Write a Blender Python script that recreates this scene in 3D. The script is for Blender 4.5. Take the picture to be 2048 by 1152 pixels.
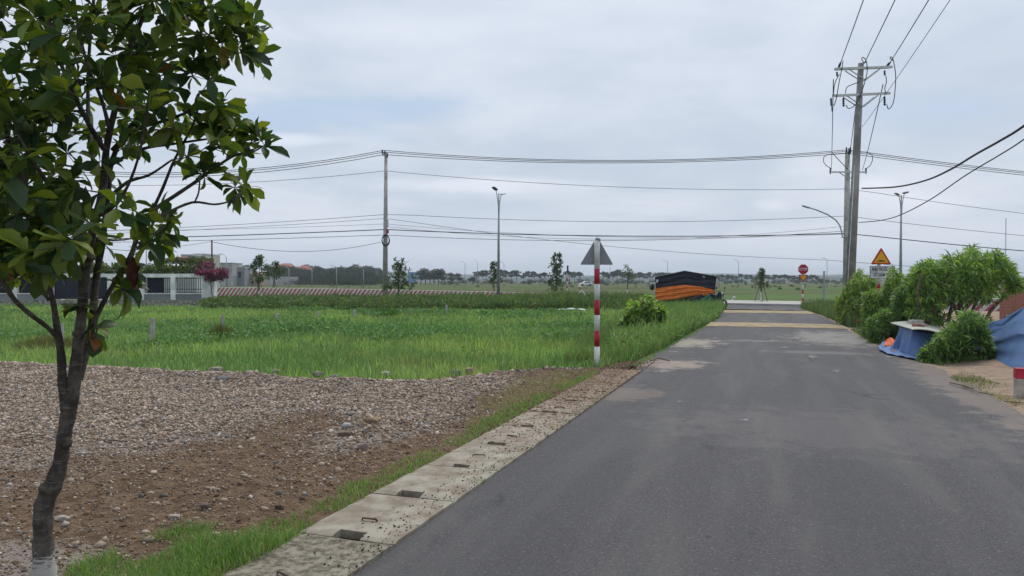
import bpy, math, random
import numpy as np
from mathutils import Vector, Matrix
random.seed(7); rng = np.random.default_rng(7)
for o in list(bpy.data.objects): bpy.data.objects.remove(o)
scene = bpy.context.scene; COL = scene.collection
R = math.radians
# ------------------------------------------------------------------ camera
H = 1.6; F = 1480.0; HOR = 562.0
cam_d = bpy.data.cameras.new("camera"); cam = bpy.data.objects.new("camera", cam_d); COL.objects.link(cam)
cam.location = (0, 0, H); cam_d.sensor_width = 36; cam_d.lens = 36*F/2048
cam.rotation_euler = (R(90)-math.atan(14/F), 0, 0)
cam_d.clip_start = 0.05; cam_d.clip_end = 9000
scene.camera = cam
scene.render.resolution_x = 1024; scene.render.resolution_y = 576
# ------------------------------------------------------------------ world / sun / exposure
SUN_EL, SUN_AZ = 58, 25          # azimuth clockwise from +Y
w = bpy.data.worlds.new("World"); scene.world = w; w.use_nodes = True
nt = w.node_tree; nt.nodes.clear()
def N(t, typ, **kw):
    n = t.nodes.new(typ)
    for k, v in kw.items():
        if k == 'ins':
            for kk, vv in v.items(): n.inputs[kk].default_value = vv
        else: setattr(n, k, v)
    return n
def math_(t, op, a, b=None, c=None, clamp=False):
    n = t.nodes.new('ShaderNodeMath'); n.operation = op; n.use_clamp = clamp
    for i, v in enumerate((a, b, c)):
        if v is None: continue
        if isinstance(v, (int, float)): n.inputs[i].default_value = v
        else: t.links.new(v, n.inputs[i])
    return n.outputs[0]
def mix_(t, fac, a, b, mode='MIX'):
    n = t.nodes.new('ShaderNodeMix'); n.data_type = 'RGBA'; n.blend_type = mode
    for s, v in ((n.inputs[0], fac), (n.inputs[6], a), (n.inputs[7], b)):
        if isinstance(v, (int, float)): s.default_value = v
        elif isinstance(v, tuple): s.default_value = (*v, 1) if len(v) == 3 else v
        else: t.links.new(v, s)
    return n.outputs[2]
def ramp_(t, fac, lo, hi):       # smooth 0..1 between lo and hi
    n = t.nodes.new('ShaderNodeMapRange'); n.interpolation_type = 'SMOOTHSTEP'
    n.inputs[1].default_value = lo; n.inputs[2].default_value = hi
    t.links.new(fac, n.inputs[0]); return n.outputs[0]
def noise_(t, vec, scale, detail=4, rough=.55, dist=0.0):
    n = t.nodes.new('ShaderNodeTexNoise'); n.inputs['Scale'].default_value = scale
    n.inputs['Detail'].default_value = detail; n.inputs['Roughness'].default_value = rough
    n.inputs['Distortion'].default_value = dist
    if vec is not None: t.links.new(vec, n.inputs['Vector'])
    return n.outputs['Fac']
def combine_(t, x, y, z):
    n = t.nodes.new('ShaderNodeCombineXYZ')
    for i, v in enumerate((x, y, z)):
        if isinstance(v, (int, float)): n.inputs[i].default_value = v
        else: t.links.new(v, n.inputs[i])
    return n.outputs[0]
tc = N(nt, 'ShaderNodeTexCoord'); sp = N(nt, 'ShaderNodeSeparateXYZ'); nt.links.new(tc.outputs['Generated'], sp.inputs[0])
sx, sy, sz = sp.outputs
den = math_(nt, 'ADD', math_(nt, 'MAXIMUM', sz, 0.0), 0.13)
pv = combine_(nt, math_(nt, 'DIVIDE', sx, den), math_(nt, 'DIVIDE', sy, den), 0.35)
n1 = noise_(nt, pv, 0.62, 7, .55, .35); n2 = noise_(nt, pv, 1.7, 6, .6, .2)
n3 = noise_(nt, combine_(nt, math_(nt, 'MULTIPLY', sx, 5.0), math_(nt, 'MULTIPLY', sy, 5.0), math_(nt, 'MULTIPLY', sz, 22.0)), 1.0, 6, .6, .3)
cl = math_(nt, 'ADD', math_(nt, 'MULTIPLY', n1, .68), math_(nt, 'ADD', math_(nt, 'MULTIPLY', n2, .22), math_(nt, 'MULTIPLY', n3, .13)))
cf = ramp_(nt, cl, .40, .66)
ysafe = math_(nt, 'MAXIMUM', sy, 0.05)
ux = math_(nt, 'DIVIDE', sx, ysafe); uz = math_(nt, 'DIVIDE', sz, ysafe)
def blob(cx, cy, rx, ry, edge=.9):
    a = math_(nt, 'DIVIDE', math_(nt, 'SUBTRACT', ux, (cx-1024)/F), rx/F)
    b = math_(nt, 'DIVIDE', math_(nt, 'SUBTRACT', uz, (HOR-cy)/F), ry/F)
    d = math_(nt, 'SQRT', math_(nt, 'ADD', math_(nt, 'MULTIPLY', a, a), math_(nt, 'MULTIPLY', b, b)))
    d = math_(nt, 'ADD', d, math_(nt, 'MULTIPLY', math_(nt, 'SUBTRACT', n3, .5), 2.2))
    v = math_(nt, 'SUBTRACT', 1.0, ramp_(nt, d, 1-edge, 1.15))
    return math_(nt, 'MULTIPLY', v, math_(nt, 'GREATER_THAN', sy, 0.05))
skyc = mix_(nt, cf, (.41, .47, .565), (.57, .608, .68))
skyc = mix_(nt, math_(nt, 'MULTIPLY', blob(620, 230, 420, 62), .75), skyc, (.34, .45, .60))
skyc = mix_(nt, math_(nt, 'MULTIPLY', blob(1880, 215, 300, 50), .55), skyc, (.38, .47, .62))
for b_ in ((960, 368, 260, 22, .55), (560, 280, 180, 16, .5), (1545, 412, 60, 20, .5), (1745, 368, 80, 26, .6), (420, 60, 200, 90, .5), (820, 60, 330, 50, .3), (1850, 400, 180, 26, .35)):
    skyc = mix_(nt, math_(nt, 'MULTIPLY', blob(*b_[:4]), b_[4]), skyc, (.72, .74, .80))
hz = ramp_(nt, sz, .16, -.01)
skyc = mix_(nt, math_(nt, 'MULTIPLY', hz, .6), skyc, (.50, .56, .665))
st = N(nt, 'ShaderNodeTexSky', sky_type='NISHITA', sun_disc=False)
st.sun_elevation = R(SUN_EL); st.sun_rotation = R(SUN_AZ); st.air_density = 1.5; st.dust_density = 3
nish = mix_(nt, 1.0, st.outputs[0], (.1, .1, .1), 'MULTIPLY')
fin = mix_(nt, .93, nish, skyc)
bg = N(nt, 'ShaderNodeBackground'); bg.inputs[1].default_value = 1.0; nt.links.new(fin, bg.inputs[0])
wo = N(nt, 'ShaderNodeOutputWorld'); nt.links.new(bg.outputs[0], wo.inputs[0])
sd = bpy.data.lights.new("sun", 'SUN'); so = bpy.data.objects.new("sun", sd); COL.objects.link(so)
sd.energy = 1.6; sd.angle = R(22); sd.color = (1, .965, .91)
dv = Vector((math.sin(R(SUN_AZ))*math.cos(R(SUN_EL)), math.cos(R(SUN_AZ))*math.cos(R(SUN_EL)), math.sin(R(SUN_EL))))
so.rotation_euler = dv.to_track_quat('Z', 'Y').to_euler(); so.location = (0, 0, 30)
vs = scene.view_settings; vs.view_transform = 'Standard'; vs.look = 'None'; vs.exposure = 0.45; vs.gamma = 1
# ------------------------------------------------------------------ helpers
def P(px, py, D): return Vector(((px-1024)/F*D, D, H+(HOR-py)/F*D))
def G(px, py, z=0.0):
    D = (H-z)*F/(py-HOR); return Vector(((px-1024)/F*D, D, z))
RA = R(19.2); DV = Vector((math.sin(RA), math.cos(RA), 0)); PV = Vector((math.cos(RA), -math.sin(RA), 0))
def RD(s, t, z=0.0): return PV*s + DV*t + Vector((0, 0, z))
def tag(o, label=None, cat=None, group=None, kind=None):
    for k, v in (('label', label), ('category', cat), ('group', group), ('kind', kind)):
        if v: o[k] = v
    return o
def empty(name, loc=(0, 0, 0), rz=0, label=None, cat=None, group=None):
    o = bpy.data.objects.new(name, None); COL.objects.link(o); o.location = loc; o.rotation_euler = (0, 0, rz)
    o.empty_display_size = .1
    return tag(o, label, cat, group)
def copy_tree(o, parent=None):
    c = o.copy(); COL.objects.link(c)
    if parent is not None: c.parent = parent
    for ch in [x for x in COL.objects if x.parent == o]: copy_tree(ch, c)
    return c
class MB:
    def __init__(s): s.v = []; s.f = []; s.m = []
    def add(s, vs_, fs, mi=0):
        b = len(s.v); s.v += [tuple(v) for v in vs_]; s.f += [tuple(b+i for i in f) for f in fs]; s.m += [mi]*len(fs); return s
    def box(s, c, d, rz=0, mi=0, rot=None):
        x, y, z = d[0]/2, d[1]/2, d[2]/2
        M = rot if rot is not None else Matrix.Rotation(rz, 3, 'Z')
        vs_ = [Vector(c)+M@Vector((i*x, j*y, k*z)) for i in (-1, 1) for j in (-1, 1) for k in (-1, 1)]
        return s.add(vs_, [(0, 1, 3, 2), (4, 6, 7, 5), (0, 4, 5, 1), (2, 3, 7, 6), (0, 2, 6, 4), (1, 5, 7, 3)], mi)
    def tube(s, pts, rad, n=8, mi=0, cap=True):
        pts = [Vector(p) for p in pts]
        if isinstance(rad, (int, float)): rad = [rad]*len(pts)
        ref = None; vs_ = []
        for i, p in enumerate(pts):
            a = pts[max(i-1, 0)]; b = pts[min(i+1, len(pts)-1)]; t = (b-a)
            t = t.normalized() if t.length > 1e-9 else Vector((0, 0, 1))
            if ref is None: ref = Vector((1, 0, 0)) if abs(t.x) < .8 else Vector((0, 1, 0))
            u = (ref - t*ref.dot(t)); u = u.normalized() if u.length > 1e-6 else t.orthogonal().normalized()
            ref = u; q = t.cross(u)
            for k in range(n):
                an = 2*math.pi*k/n; vs_.append(p+(u*math.cos(an)+q*math.sin(an))*rad[i])
        fs = [(i*n+k, i*n+(k+1) % n, (i+1)*n+(k+1) % n, (i+1)*n+k) for i in range(len(pts)-1) for k in range(n)]
        if cap: fs += [tuple(reversed(range(n))), tuple((len(pts)-1)*n+k for k in range(n))]
        return s.add(vs_, fs, mi)
    def prism(s, poly, a, b, mi=0):          # poly: list of 3-d points, extruded by vector b-a (a offset of front)
        n = len(poly); v = [Vector(p)+Vector(a) for p in poly]+[Vector(p)+Vector(b) for p in poly]
        fs = [tuple(range(n)), tuple(reversed(range(n, 2*n)))]+[(i, i+n, (i+1) % n+n, (i+1) % n) for i in range(n)]
        return s.add(v, fs, mi)
    def grid(s, fn, nu, nv, mi=0):
        v = [fn(i/nu, j/nv) for j in range(nv+1) for i in range(nu+1)]
        return s.add(v, [(j*(nu+1)+i, j*(nu+1)+i+1, (j+1)*(nu+1)+i+1, (j+1)*(nu+1)+i) for j in range(nv) for i in range(nu)], mi)
    def build(s, name, mats, parent=None, smooth=False, bevel=0):
        me = bpy.data.meshes.new(name); me.from_pydata(s.v, [], s.f)
        if not isinstance(mats, (list, tuple)): mats = [mats]
        for m in mats: me.materials.append(m)
        me.polygons.foreach_set('material_index', s.m)
        if smooth: me.polygons.foreach_set('use_smooth', [True]*len(s.f))
        me.update()
        o = bpy.data.objects.new(name, me); COL.objects.link(o)
        if parent is not None: o.parent = parent
        if bevel:
            b = o.modifiers.new('bevel', 'BEVEL'); b.width = bevel; b.segments = 2; b.limit_method = 'ANGLE'
        return o
def npmesh(name, V, faces, mat, col=None, parent=None, smooth=False):
    """faces: list of int arrays (n,3) or (n,4)"""
    me = bpy.data.meshes.new(name); V = np.asarray(V, np.float32)
    faces = [np.asarray(f, np.int32) for f in faces if len(f)]
    me.vertices.add(len(V)); me.vertices.foreach_set('co', V.ravel())
    lv = np.concatenate([f.ravel() for f in faces]); tot = np.concatenate([np.full(len(f), f.shape[1], np.int32) for f in faces])
    st_ = np.concatenate([[0], np.cumsum(tot)[:-1]]).astype(np.int32)
    me.loops.add(len(lv)); me.loops.foreach_set('vertex_index', lv)
    me.polygons.add(len(tot)); me.polygons.foreach_set('loop_start', st_); me.polygons.foreach_set('loop_total', tot)
    if smooth: me.polygons.foreach_set('use_smooth', np.ones(len(tot), bool))
    if col is not None:
        a = me.color_attributes.new('col', 'FLOAT_COLOR', 'POINT')
        c = np.ones((len(V), 4), np.float32); c[:, :3] = col; a.data.foreach_set('color', c.ravel())
    me.materials.append(mat); me.update(calc_edges=True); me.validate()
    o = bpy.data.objects.new(name, me); COL.objects.link(o)
    if parent is not None: o.parent = parent
    return o
def inpoly(x, y, poly):
    x = np.asarray(x); y = np.asarray(y); r = np.zeros(x.shape, bool); n = len(poly)
    for i in range(n):
        x1, y1 = poly[i][:2]; x2, y2 = poly[(i+1) % n][:2]
        c = ((y1 > y) != (y2 > y)) & (x < (x2-x1)*(y-y1)/((y2-y1) if y2 != y1 else 1e-9)+x1); r ^= c
    return r
def scatter(poly, dens, seed=0):          # poly: world xy
    g = np.random.default_rng(seed); xs = [p[0] for p in poly]; ys = [p[1] for p in poly]
    A = (max(xs)-min(xs))*(max(ys)-min(ys)); n = int(A*dens)
    x = g.uniform(min(xs), max(xs), n); y = g.uniform(min(ys), max(ys), n); k = inpoly(x, y, poly)
    return x[k], y[k], g
_pt = np.random.default_rng(3).uniform(0, 1, (256, 256))
def vnoise(x, y, s=1.0, o=0):
    x = np.asarray(x, float)*s+o*17.3+1000; y = np.asarray(y, float)*s+o*9.1+1000
    xi = np.floor(x).astype(int); yi = np.floor(y).astype(int); fx = x-xi; fy = y-yi
    fx = fx*fx*(3-2*fx); fy = fy*fy*(3-2*fy); g = lambda a, b: _pt[a % 256, b % 256]
    return (g(xi, yi)*(1-fx)+g(xi+1, yi)*fx)*(1-fy)+(g(xi, yi+1)*(1-fx)+g(xi+1, yi+1)*fx)*fy
# ------------------------------------------------------------------ materials
MATS = {}
def pm(name, col, rough=.8, var=.25, scale=6.0, bump=.0, bscale=40.0, metal=0, spec=.3, col2=None, detail=6):
    m = bpy.data.materials.new(name); m.use_nodes = True; t = m.node_tree; b = t.nodes['Principled BSDF']
    b.inputs['Roughness'].default_value = rough; b.inputs['Metallic'].default_value = metal; b.inputs['Specular IOR Level'].default_value = spec
    c = N(t, 'ShaderNodeTexCoord'); f = noise_(t, c.outputs['Object'], scale, detail, .65)
    c2 = col2 if col2 else tuple(x*(1-var) for x in col); c1 = col if col2 else tuple(min(1, x*(1+var*.5)) for x in col)
    t.links.new(mix_(t, ramp_(t, f, .35, .65), c1, c2), b.inputs['Base Color'])
    if bump:
        bn = N(t, 'ShaderNodeBump'); bn.inputs['Strength'].default_value = bump; bn.inputs['Distance'].default_value = .01
        t.links.new(noise_(t, c.outputs['Object'], bscale, 5, .7), bn.inputs['Height']); t.links.new(bn.outputs[0], b.inputs['Normal'])
    MATS[name] = m; return m
def leafmat(name, rough=.45, trans=.35, spec=.4, tint=(1.2, 1.25, .5)):
    m = bpy.data.materials.new(name); m.use_nodes = True; t = m.node_tree; b = t.nodes['Principled BSDF']
    b.inputs['Roughness'].default_value = rough; b.inputs['Specular IOR Level'].default_value = spec
    a = N(t, 'ShaderNodeAttribute', attribute_name='col'); t.links.new(a.outputs['Color'], b.inputs['Base Color'])
    tr = N(t, 'ShaderNodeBsdfTranslucent'); t.links.new(mix_(t, 1.0, a.outputs['Color'], tint, 'MULTIPLY'), tr.inputs[0])
    mx = N(t, 'ShaderNodeMixShader'); mx.inputs[0].default_value = trans
    t.links.new(b.outputs[0], mx.inputs[1]); t.links.new(tr.outputs[0], mx.inputs[2]); t.links.new(mx.outputs[0], t.nodes['Material Output'].inputs[0])
    return m
M_leaf = leafmat('leaf', .42, .42, .35); M_grass = leafmat('grass', .6, .35, .25); M_far = leafmat('far_leaf', .8, .15, .1)
M_stone = leafmat('stone', .9, 0, .2)
M_conc = pm('concrete', (.36, .36, .34), .85, .3, 3, .4, 60)
M_pole = pm('pole_concrete', (.40, .39, .365), .85, .35, 1.2, .3, 40)
M_poled = pm('pole_concrete_dark', (.27, .262, .25), .85, .4, 1.2, .3, 40)
M_white = pm('white_paint', (.62, .63, .62), .6, .25, 4)
M_wallw = pm('white_render', (.80, .80, .79), .8, .22, 2.5, .1, 30)
M_red = pm('red_paint', (.42, .022, .05), .5, .35, 5)
M_galv = pm('galvanised', (.32, .34, .36), .45, .2, 5, metal=.4)
M_steel = pm('steel_arm', (.50, .53, .52), .5, .15, 5, metal=.2)
M_black = pm('black_rubber', (.018, .018, .02), .6, .3, 8)
M_wire = pm('cable', (.03, .032, .036), .6, .2, 3)
M_dark = pm('dark_metal', (.02, .024, .04), .5, .3, 4)
M_blackt = pm('black_tarp', (.018, .02, .035), .55, .4, 3, .3, 30)
M_oranget = pm('orange_tarp', (.80, .20, .028), .55, .18, 3, .3, 30)
M_orange = pm('orange_cloth', (.75, .15, .05), .7, .2, 8)
M_yel = pm('sign_yellow', (.72, .36, .015), .45, .1, 3)
M_text = pm('sign_black', (.02, .02, .03), .6, .1, 3)
M_signback = pm('sign_back', (.22, .24, .26), .45, .12, 2, metal=.3)
M_green = pm('green_paint', (.02, .16, .10), .5, .2, 5)
M_iron = pm('rusty_iron', (.09, .05, .04), .8, .4, 20)
M_glass = pm('glass', (.03, .04, .05), .1, .1, 3)
M_skin = pm('skin', (.35, .2, .13), .6, .1, 5)
M_bark2 = pm('grey_bark', (.13, .105, .085), .9, .4, 9, .6, 30)
M_roofr = pm('red_roof', (.32, .13, .10), .8, .2, .6)
M_grwall = pm('grey_block_wall', (.24, .25, .27), .9, .2, .3)
M_hw = pm('house_white', (.52, .54, .54), .8, .15, .5)
M_blue_roof = pm('blue_roof', (.06, .19, .42), .6, .1, .5)
def tarpmat():
    m = pm('blue_tarp', (.095, .175, .36), .55, .25, 1.1, .9, 9, col2=(.13, .215, .40)); return m
M_tarp = tarpmat()
def bark():
    m = bpy.data.materials.new('bark'); m.use_nodes = True; t = m.node_tree; b = t.nodes['Principled BSDF']
    b.inputs['Roughness'].default_value = .85; b.inputs['Specular IOR Level'].default_value = .25
    c = N(t, 'ShaderNodeTexCoord'); s = N(t, 'ShaderNodeSeparateXYZ'); t.links.new(c.outputs['Object'], s.inputs[0])
    st_ = combine_(t, math_(t, 'MULTIPLY', s.outputs[0], 3.0), math_(t, 'MULTIPLY', s.outputs[1], 3.0), math_(t, 'MULTIPLY', s.outputs[2], 14.0))
    f1 = noise_(t, st_, 5, 6, .7, .5); f2 = noise_(t, c.outputs['Object'], 9, 6, .7)
    col = mix_(t, ramp_(t, f2, .4, .68), (.045, .037, .030), (.14, .122, .103))
    col = mix_(t, math_(t, 'MULTIPLY', ramp_(t, f1, .55, .72), .6), col, (.27, .25, .22))
    wl = math_(t, 'ADD', s.outputs[2], math_(t, 'MULTIPLY', math_(t, 'SUBTRACT', f1, .5), .42))
    wz = math_(t, 'SUBTRACT', 1.0, ramp_(t, wl, .29, .35))
    col = mix_(t, math_(t, 'MULTIPLY', wz, .8), col, (.50, .49, .45))
    t.links.new(col, b.inputs['Base Color'])
    bn = N(t, 'ShaderNodeBump'); bn.inputs['Strength'].default_value = .7; bn.inputs['Distance'].default_value = .006
    t.links.new(math_(t, 'ADD', f1, f2), bn.inputs['Height']); t.links.new(bn.outputs[0], b.inputs['Normal'])
    return m
M_bark = bark()
def ground_mat():
    m = bpy.data.materials.new('field_ground'); m.use_nodes = True; t = m.node_tree; b = t.nodes['Principled BSDF']
    b.inputs['Roughness'].default_value = .95; b.inputs['Specular IOR Level'].default_value = .1
    c = N(t, 'ShaderNodeTexCoord'); s = N(t, 'ShaderNodeSeparateXYZ'); t.links.new(c.outputs['Object'], s.inputs[0])
    v = combine_(t, math_(t, 'MULTIPLY', s.outputs[0], .007), math_(t, 'MULTIPLY', s.outputs[1], .028), 0.0)
    f1 = noise_(t, v, 1, 6, .65, .3); f2 = noise_(t, c.outputs['Object'], .35, 6, .7); f3 = noise_(t, v, 3.1, 5, .6)
    col = mix_(t, ramp_(t, f2, .35, .65), (.055, .100, .024), (.105, .150, .040))
    col = mix_(t, math_(t, 'MULTIPLY', ramp_(t, f1, .50, .56), .75), col, (.125, .072, .045))
    col = mix_(t, math_(t, 'MULTIPLY', ramp_(t, f3, .52, .58), .75), col, (.028, .045, .018))
    # green strip close to the crossing road
    near = math_(t, 'SUBTRACT', 1.0, ramp_(t, s.outputs[1], 70.0, 110.0))
    col = mix_(t, math_(t, 'MULTIPLY', near, .75), col, mix_(t, ramp_(t, f2, .3, .7), (.065, .125, .028), (.11, .17, .05)))
    t.links.new(col, b.inputs['Base Color']); return m
def soil_mat():
    m = bpy.data.materials.new('gravelly_soil'); m.use_nodes = True; t = m.node_tree; b = t.nodes['Principled BSDF']
    b.inputs['Roughness'].default_value = .95; b.inputs['Specular IOR Level'].default_value = .15
    c = N(t, 'ShaderNodeTexCoord'); a = N(t, 'ShaderNodeAttribute', attribute_name='col')
    f1 = noise_(t, c.outputs['Object'], 9, 8, .75); f2 = noise_(t, c.outputs['Object'], 55, 5, .7)
    vo = N(t, 'ShaderNodeTexVoronoi'); vo.inputs['Scale'].default_value = 42; t.links.new(c.outputs['Object'], vo.inputs['Vector'])
    brown = mix_(t, ramp_(t, f1, .35, .65), (.105, .064, .038), (.21, .145, .092))
    grey = mix_(t, ramp_(t, f2, .35, .65), (.17, .14, .115), (.36, .305, .26))
    grey = mix_(t, .55, grey, mix_(t, .96, vo.outputs['Color'], (.28, .235, .20)))
    sp_ = N(t, 'ShaderNodeSeparateColor'); t.links.new(a.outputs['Color'], sp_.inputs[0])
    mk = math_(t, 'ADD', sp_.outputs[0], math_(t, 'MULTIPLY', math_(t, 'SUBTRACT', f1, .5), .9))
    col = mix_(t, ramp_(t, mk, .35, .6), brown, grey)
    t.links.new(col, b.inputs['Base Color'])
    bn = N(t, 'ShaderNodeBump'); bn.inputs['Strength'].default_value = .9; bn.inputs['Distance'].default_value = .02
    t.links.new(math_(t, 'ADD', f2, math_(t, 'MULTIPLY', f1, 1.5)), bn.inputs['Height']); t.links.new(bn.outputs[0], b.inputs['Normal'])
    return m
def asphalt_mat(name, dusty=True):
    m = bpy.data.materials.new(name); m.use_nodes = True; t = m.node_tree; b = t.nodes['Principled BSDF']
    b.inputs['Roughness'].default_value = .85; b.inputs['Specular IOR Level'].default_value = .35
    c = N(t, 'ShaderNodeTexCoord'); s = N(t, 'ShaderNodeSeparateXYZ'); t.links.new(c.outputs['Object'], s.inputs[0])
    S, T = s.outputs[0], s.outputs[1]
    fine = noise_(t, c.outputs['Object'], 160, 3, .8); med = noise_(t, c.outputs['Object'], 38, 5, .7); big = noise_(t, c.outputs['Object'], .8, 7, .65, .4)
    vo = N(t, 'ShaderNodeTexVoronoi'); vo.inputs['Scale'].default_value = 95; t.links.new(c.outputs['Object'], vo.inputs['Vector'])
    vs_ = N(t, 'ShaderNodeSeparateColor'); t.links.new(vo.outputs['Color'], vs_.inputs[0])
    col = mix_(t, ramp_(t, fine, .3, .7), (.056, .053, .057), (.096, .092, .095))
    col = mix_(t, math_(t, 'MULTIPLY', math_(t, 'GREATER_THAN', vs_.outputs[0], .93), .42), col, (.21, .20, .19))
    col = mix_(t, math_(t, 'MULTIPLY', math_(t, 'LESS_THAN', vs_.outputs[1], .18), .55), col, (.030, .030, .034))
    if dusty:
        stv = combine_(t, math_(t, 'MULTIPLY', S, 1.6), math_(t, 'MULTIPLY', T, .16), 0.0)
        trk = noise_(t, stv, 1.3, 5, .6, .2)
        col = mix_(t, math_(t, 'MULTIPLY', ramp_(t, trk, .44, .64), .42), col, (.125, .12, .112))
        col = mix_(t, math_(t, 'MULTIPLY', ramp_(t, big, .56, .70), .22), col, (.15, .142, .13))
        lane = math_(t, 'ADD', math_(t, 'POWER', math_(t, 'ABSOLUTE', math_(t, 'SINE', math_(t, 'ADD', math_(t, 'MULTIPLY', S, 1.45), math_(t, 'MULTIPLY', noise_(t, c.outputs['Object'], .25, 3), 1.2)))), 3.0), math_(t, 'MULTIPLY', math_(t, 'SUBTRACT', med, .5), .8))
        col = mix_(t, math_(t, 'MULTIPLY', ramp_(t, lane, .35, 1.0), .22), col, (.052, .051, .056))
        vc = N(t, 'ShaderNodeTexVoronoi'); vc.feature = 'DISTANCE_TO_EDGE'; vc.inputs['Scale'].default_value = .42; t.links.new(combine_(t, math_(t, 'ADD', S, math_(t, 'MULTIPLY', med, .35)), math_(t, 'ADD', T, math_(t, 'MULTIPLY', big, 1.4)), 0.0), vc.inputs['Vector'])
        ck = math_(t, 'MULTIPLY', ramp_(t, vc.outputs['Distance'], .012, .004), ramp_(t, noise_(t, c.outputs['Object'], .5, 4), .56, .62)); col = mix_(t, math_(t, 'MULTIPLY', ck, .75), col, (.03, .03, .032))
        spt = noise_(t, c.outputs['Object'], 6.5, 2, .5); col = mix_(t, math_(t, 'MULTIPLY', ramp_(t, spt, .73, .77), .5), col, (.03, .03, .034))
        def gb(cs, ct, rs, rt, k, cc):
            nonlocal col
            a = math_(t, 'DIVIDE', math_(t, 'SUBTRACT', S, cs), rs); b2 = math_(t, 'DIVIDE', math_(t, 'SUBTRACT', T, ct), rt)
            d = math_(t, 'ADD', math_(t, 'SQRT', math_(t, 'ADD', math_(t, 'MULTIPLY', a, a), math_(t, 'MULTIPLY', b2, b2))), math_(t, 'MULTIPLY', math_(t, 'SUBTRACT', noise_(t, c.outputs['Object'], 2.6, 6, .75), .5), 3.2))
            col = mix_(t, math_(t, 'MULTIPLY', math_(t, 'SUBTRACT', 1.0, ramp_(t, d, .45, 1.1)), k), col, cc)
        gb(-1.9, 14.3, .9, 1.0, .75, (.33, .27, .22)); gb(-1.9, 19.5, .8, 1.6, .8, (.35, .30, .25)); gb(-1.9, 10.4, .55, .8, .45, (.24, .19, .15))
        gb(1.9, 22.5, 1.6, 3.2, .75, (.27, .255, .23)); gb(2.7, 13.0, .45, 6, .5, (.27, .22, .18)); gb(1.0, 17.6, 1.3, .45, .35, (.25, .24, .22))
        gb(.6, 8.5, 2.2, 1.4, .12, (.3, .28, .26)); gb(-.4, 20.5, .9, .4, .4, (.27, .26, .24))
    t.links.new(col, b.inputs['Base Color'])
    bn = N(t, 'ShaderNodeBump'); bn.inputs['Strength'].default_value = .7; bn.inputs['Distance'].default_value = .006
    t.links.new(math_(t, 'ADD', fine, med), bn.inputs['Height']); t.links.new(bn.outputs[0], b.inputs['Normal'])
    return m
M_ground = ground_mat(); M_soil = soil_mat(); M_asph = asphalt_mat('asphalt'); M_asph2 = asphalt_mat('asphalt_far', False)
M_grassbase = pm('grass_soil', (.11, .17, .05), .95, .4, 1.5, .3, 30)
M_sand = pm('sandy_soil', (.33, .245, .175), .95, .3, 5, .8, 30, col2=(.22, .155, .105))
M_pave = pm('pale_pavement', (.42, .41, .37), .9, .2, 1.5)
M_bump = pm('worn_yellow_paint', (.40, .29, .14), .8, .1, 2.5, .2, 60, col2=(.20, .165, .12), detail=9)
M_mark = pm('worn_white_paint', (.25, .24, .225), .85, .1, 9, col2=(.11, .11, .11), detail=9)
def slab_mat():
    m = pm('drain_slab_concrete', (.35, .32, .26), .92, .2, 5, .5, 70, col2=(.21, .17, .125), detail=9); t = m.node_tree; b = t.nodes['Principled BSDF']; old = b.inputs['Base Color'].links[0].from_socket
    c = N(t, 'ShaderNodeTexCoord'); s = N(t, 'ShaderNodeSeparateXYZ'); t.links.new(c.outputs['Object'], s.inputs[0]); f = noise_(t, c.outputs['Object'], 3.5, 7, .75); f2 = noise_(t, c.outputs['Object'], 14, 6, .7)
    k = math_(t, 'ADD', math_(t, 'MULTIPLY', math_(t, 'SUBTRACT', s.outputs[1], 5.5), .16), math_(t, 'MULTIPLY', math_(t, 'SUBTRACT', f, .5), 2.4))
    t.links.new(mix_(t, math_(t, 'MULTIPLY', ramp_(t, k, .1, .9), .88), old, mix_(t, ramp_(t, f2, .35, .65), (.17, .115, .075), (.26, .19, .135))), b.inputs['Base Color']); return m
M_slab = slab_mat(); M_slabx = 0; M_slabd = pm('dirty_drain_slab', (.27, .22, .16), .95, .2, 4, .7, 60, col2=(.15, .10, .07), detail=9); M_slabr = pm('rough_drain_slab', (.30, .27, .21), .95, .2, 22, .9, 60, col2=(.10, .085, .06), detail=9)
def brick_mat(name='brick', sc=4.2):
    m = bpy.data.materials.new(name); m.use_nodes = True; t = m.node_tree; b = t.nodes['Principled BSDF']; b.inputs['Roughness'].default_value = .9
    c = N(t, 'ShaderNodeTexCoord'); s = N(t, 'ShaderNodeSeparateXYZ'); t.links.new(c.outputs['Object'], s.inputs[0])
    v = combine_(t, math_(t, 'ADD', s.outputs[0], s.outputs[1]), s.outputs[2], 0.0)
    br = N(t, 'ShaderNodeTexBrick'); t.links.new(v, br.inputs['Vector']); br.inputs['Scale'].default_value = sc
    br.inputs['Color1'].default_value = (.36, .10, .062, 1); br.inputs['Color2'].default_value = (.25, .07, .045, 1); br.inputs['Mortar'].default_value = (.30, .24, .2, 1); br.inputs['Mortar Size'].default_value = .022
    f = noise_(t, c.outputs['Object'], 3, 6, .7)
    t.links.new(mix_(t, math_(t, 'MULTIPLY', f, .5), br.outputs['Color'], (.3, .15, .11)), b.inputs['Base Color']); return m
M_brick = brick_mat()
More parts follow.
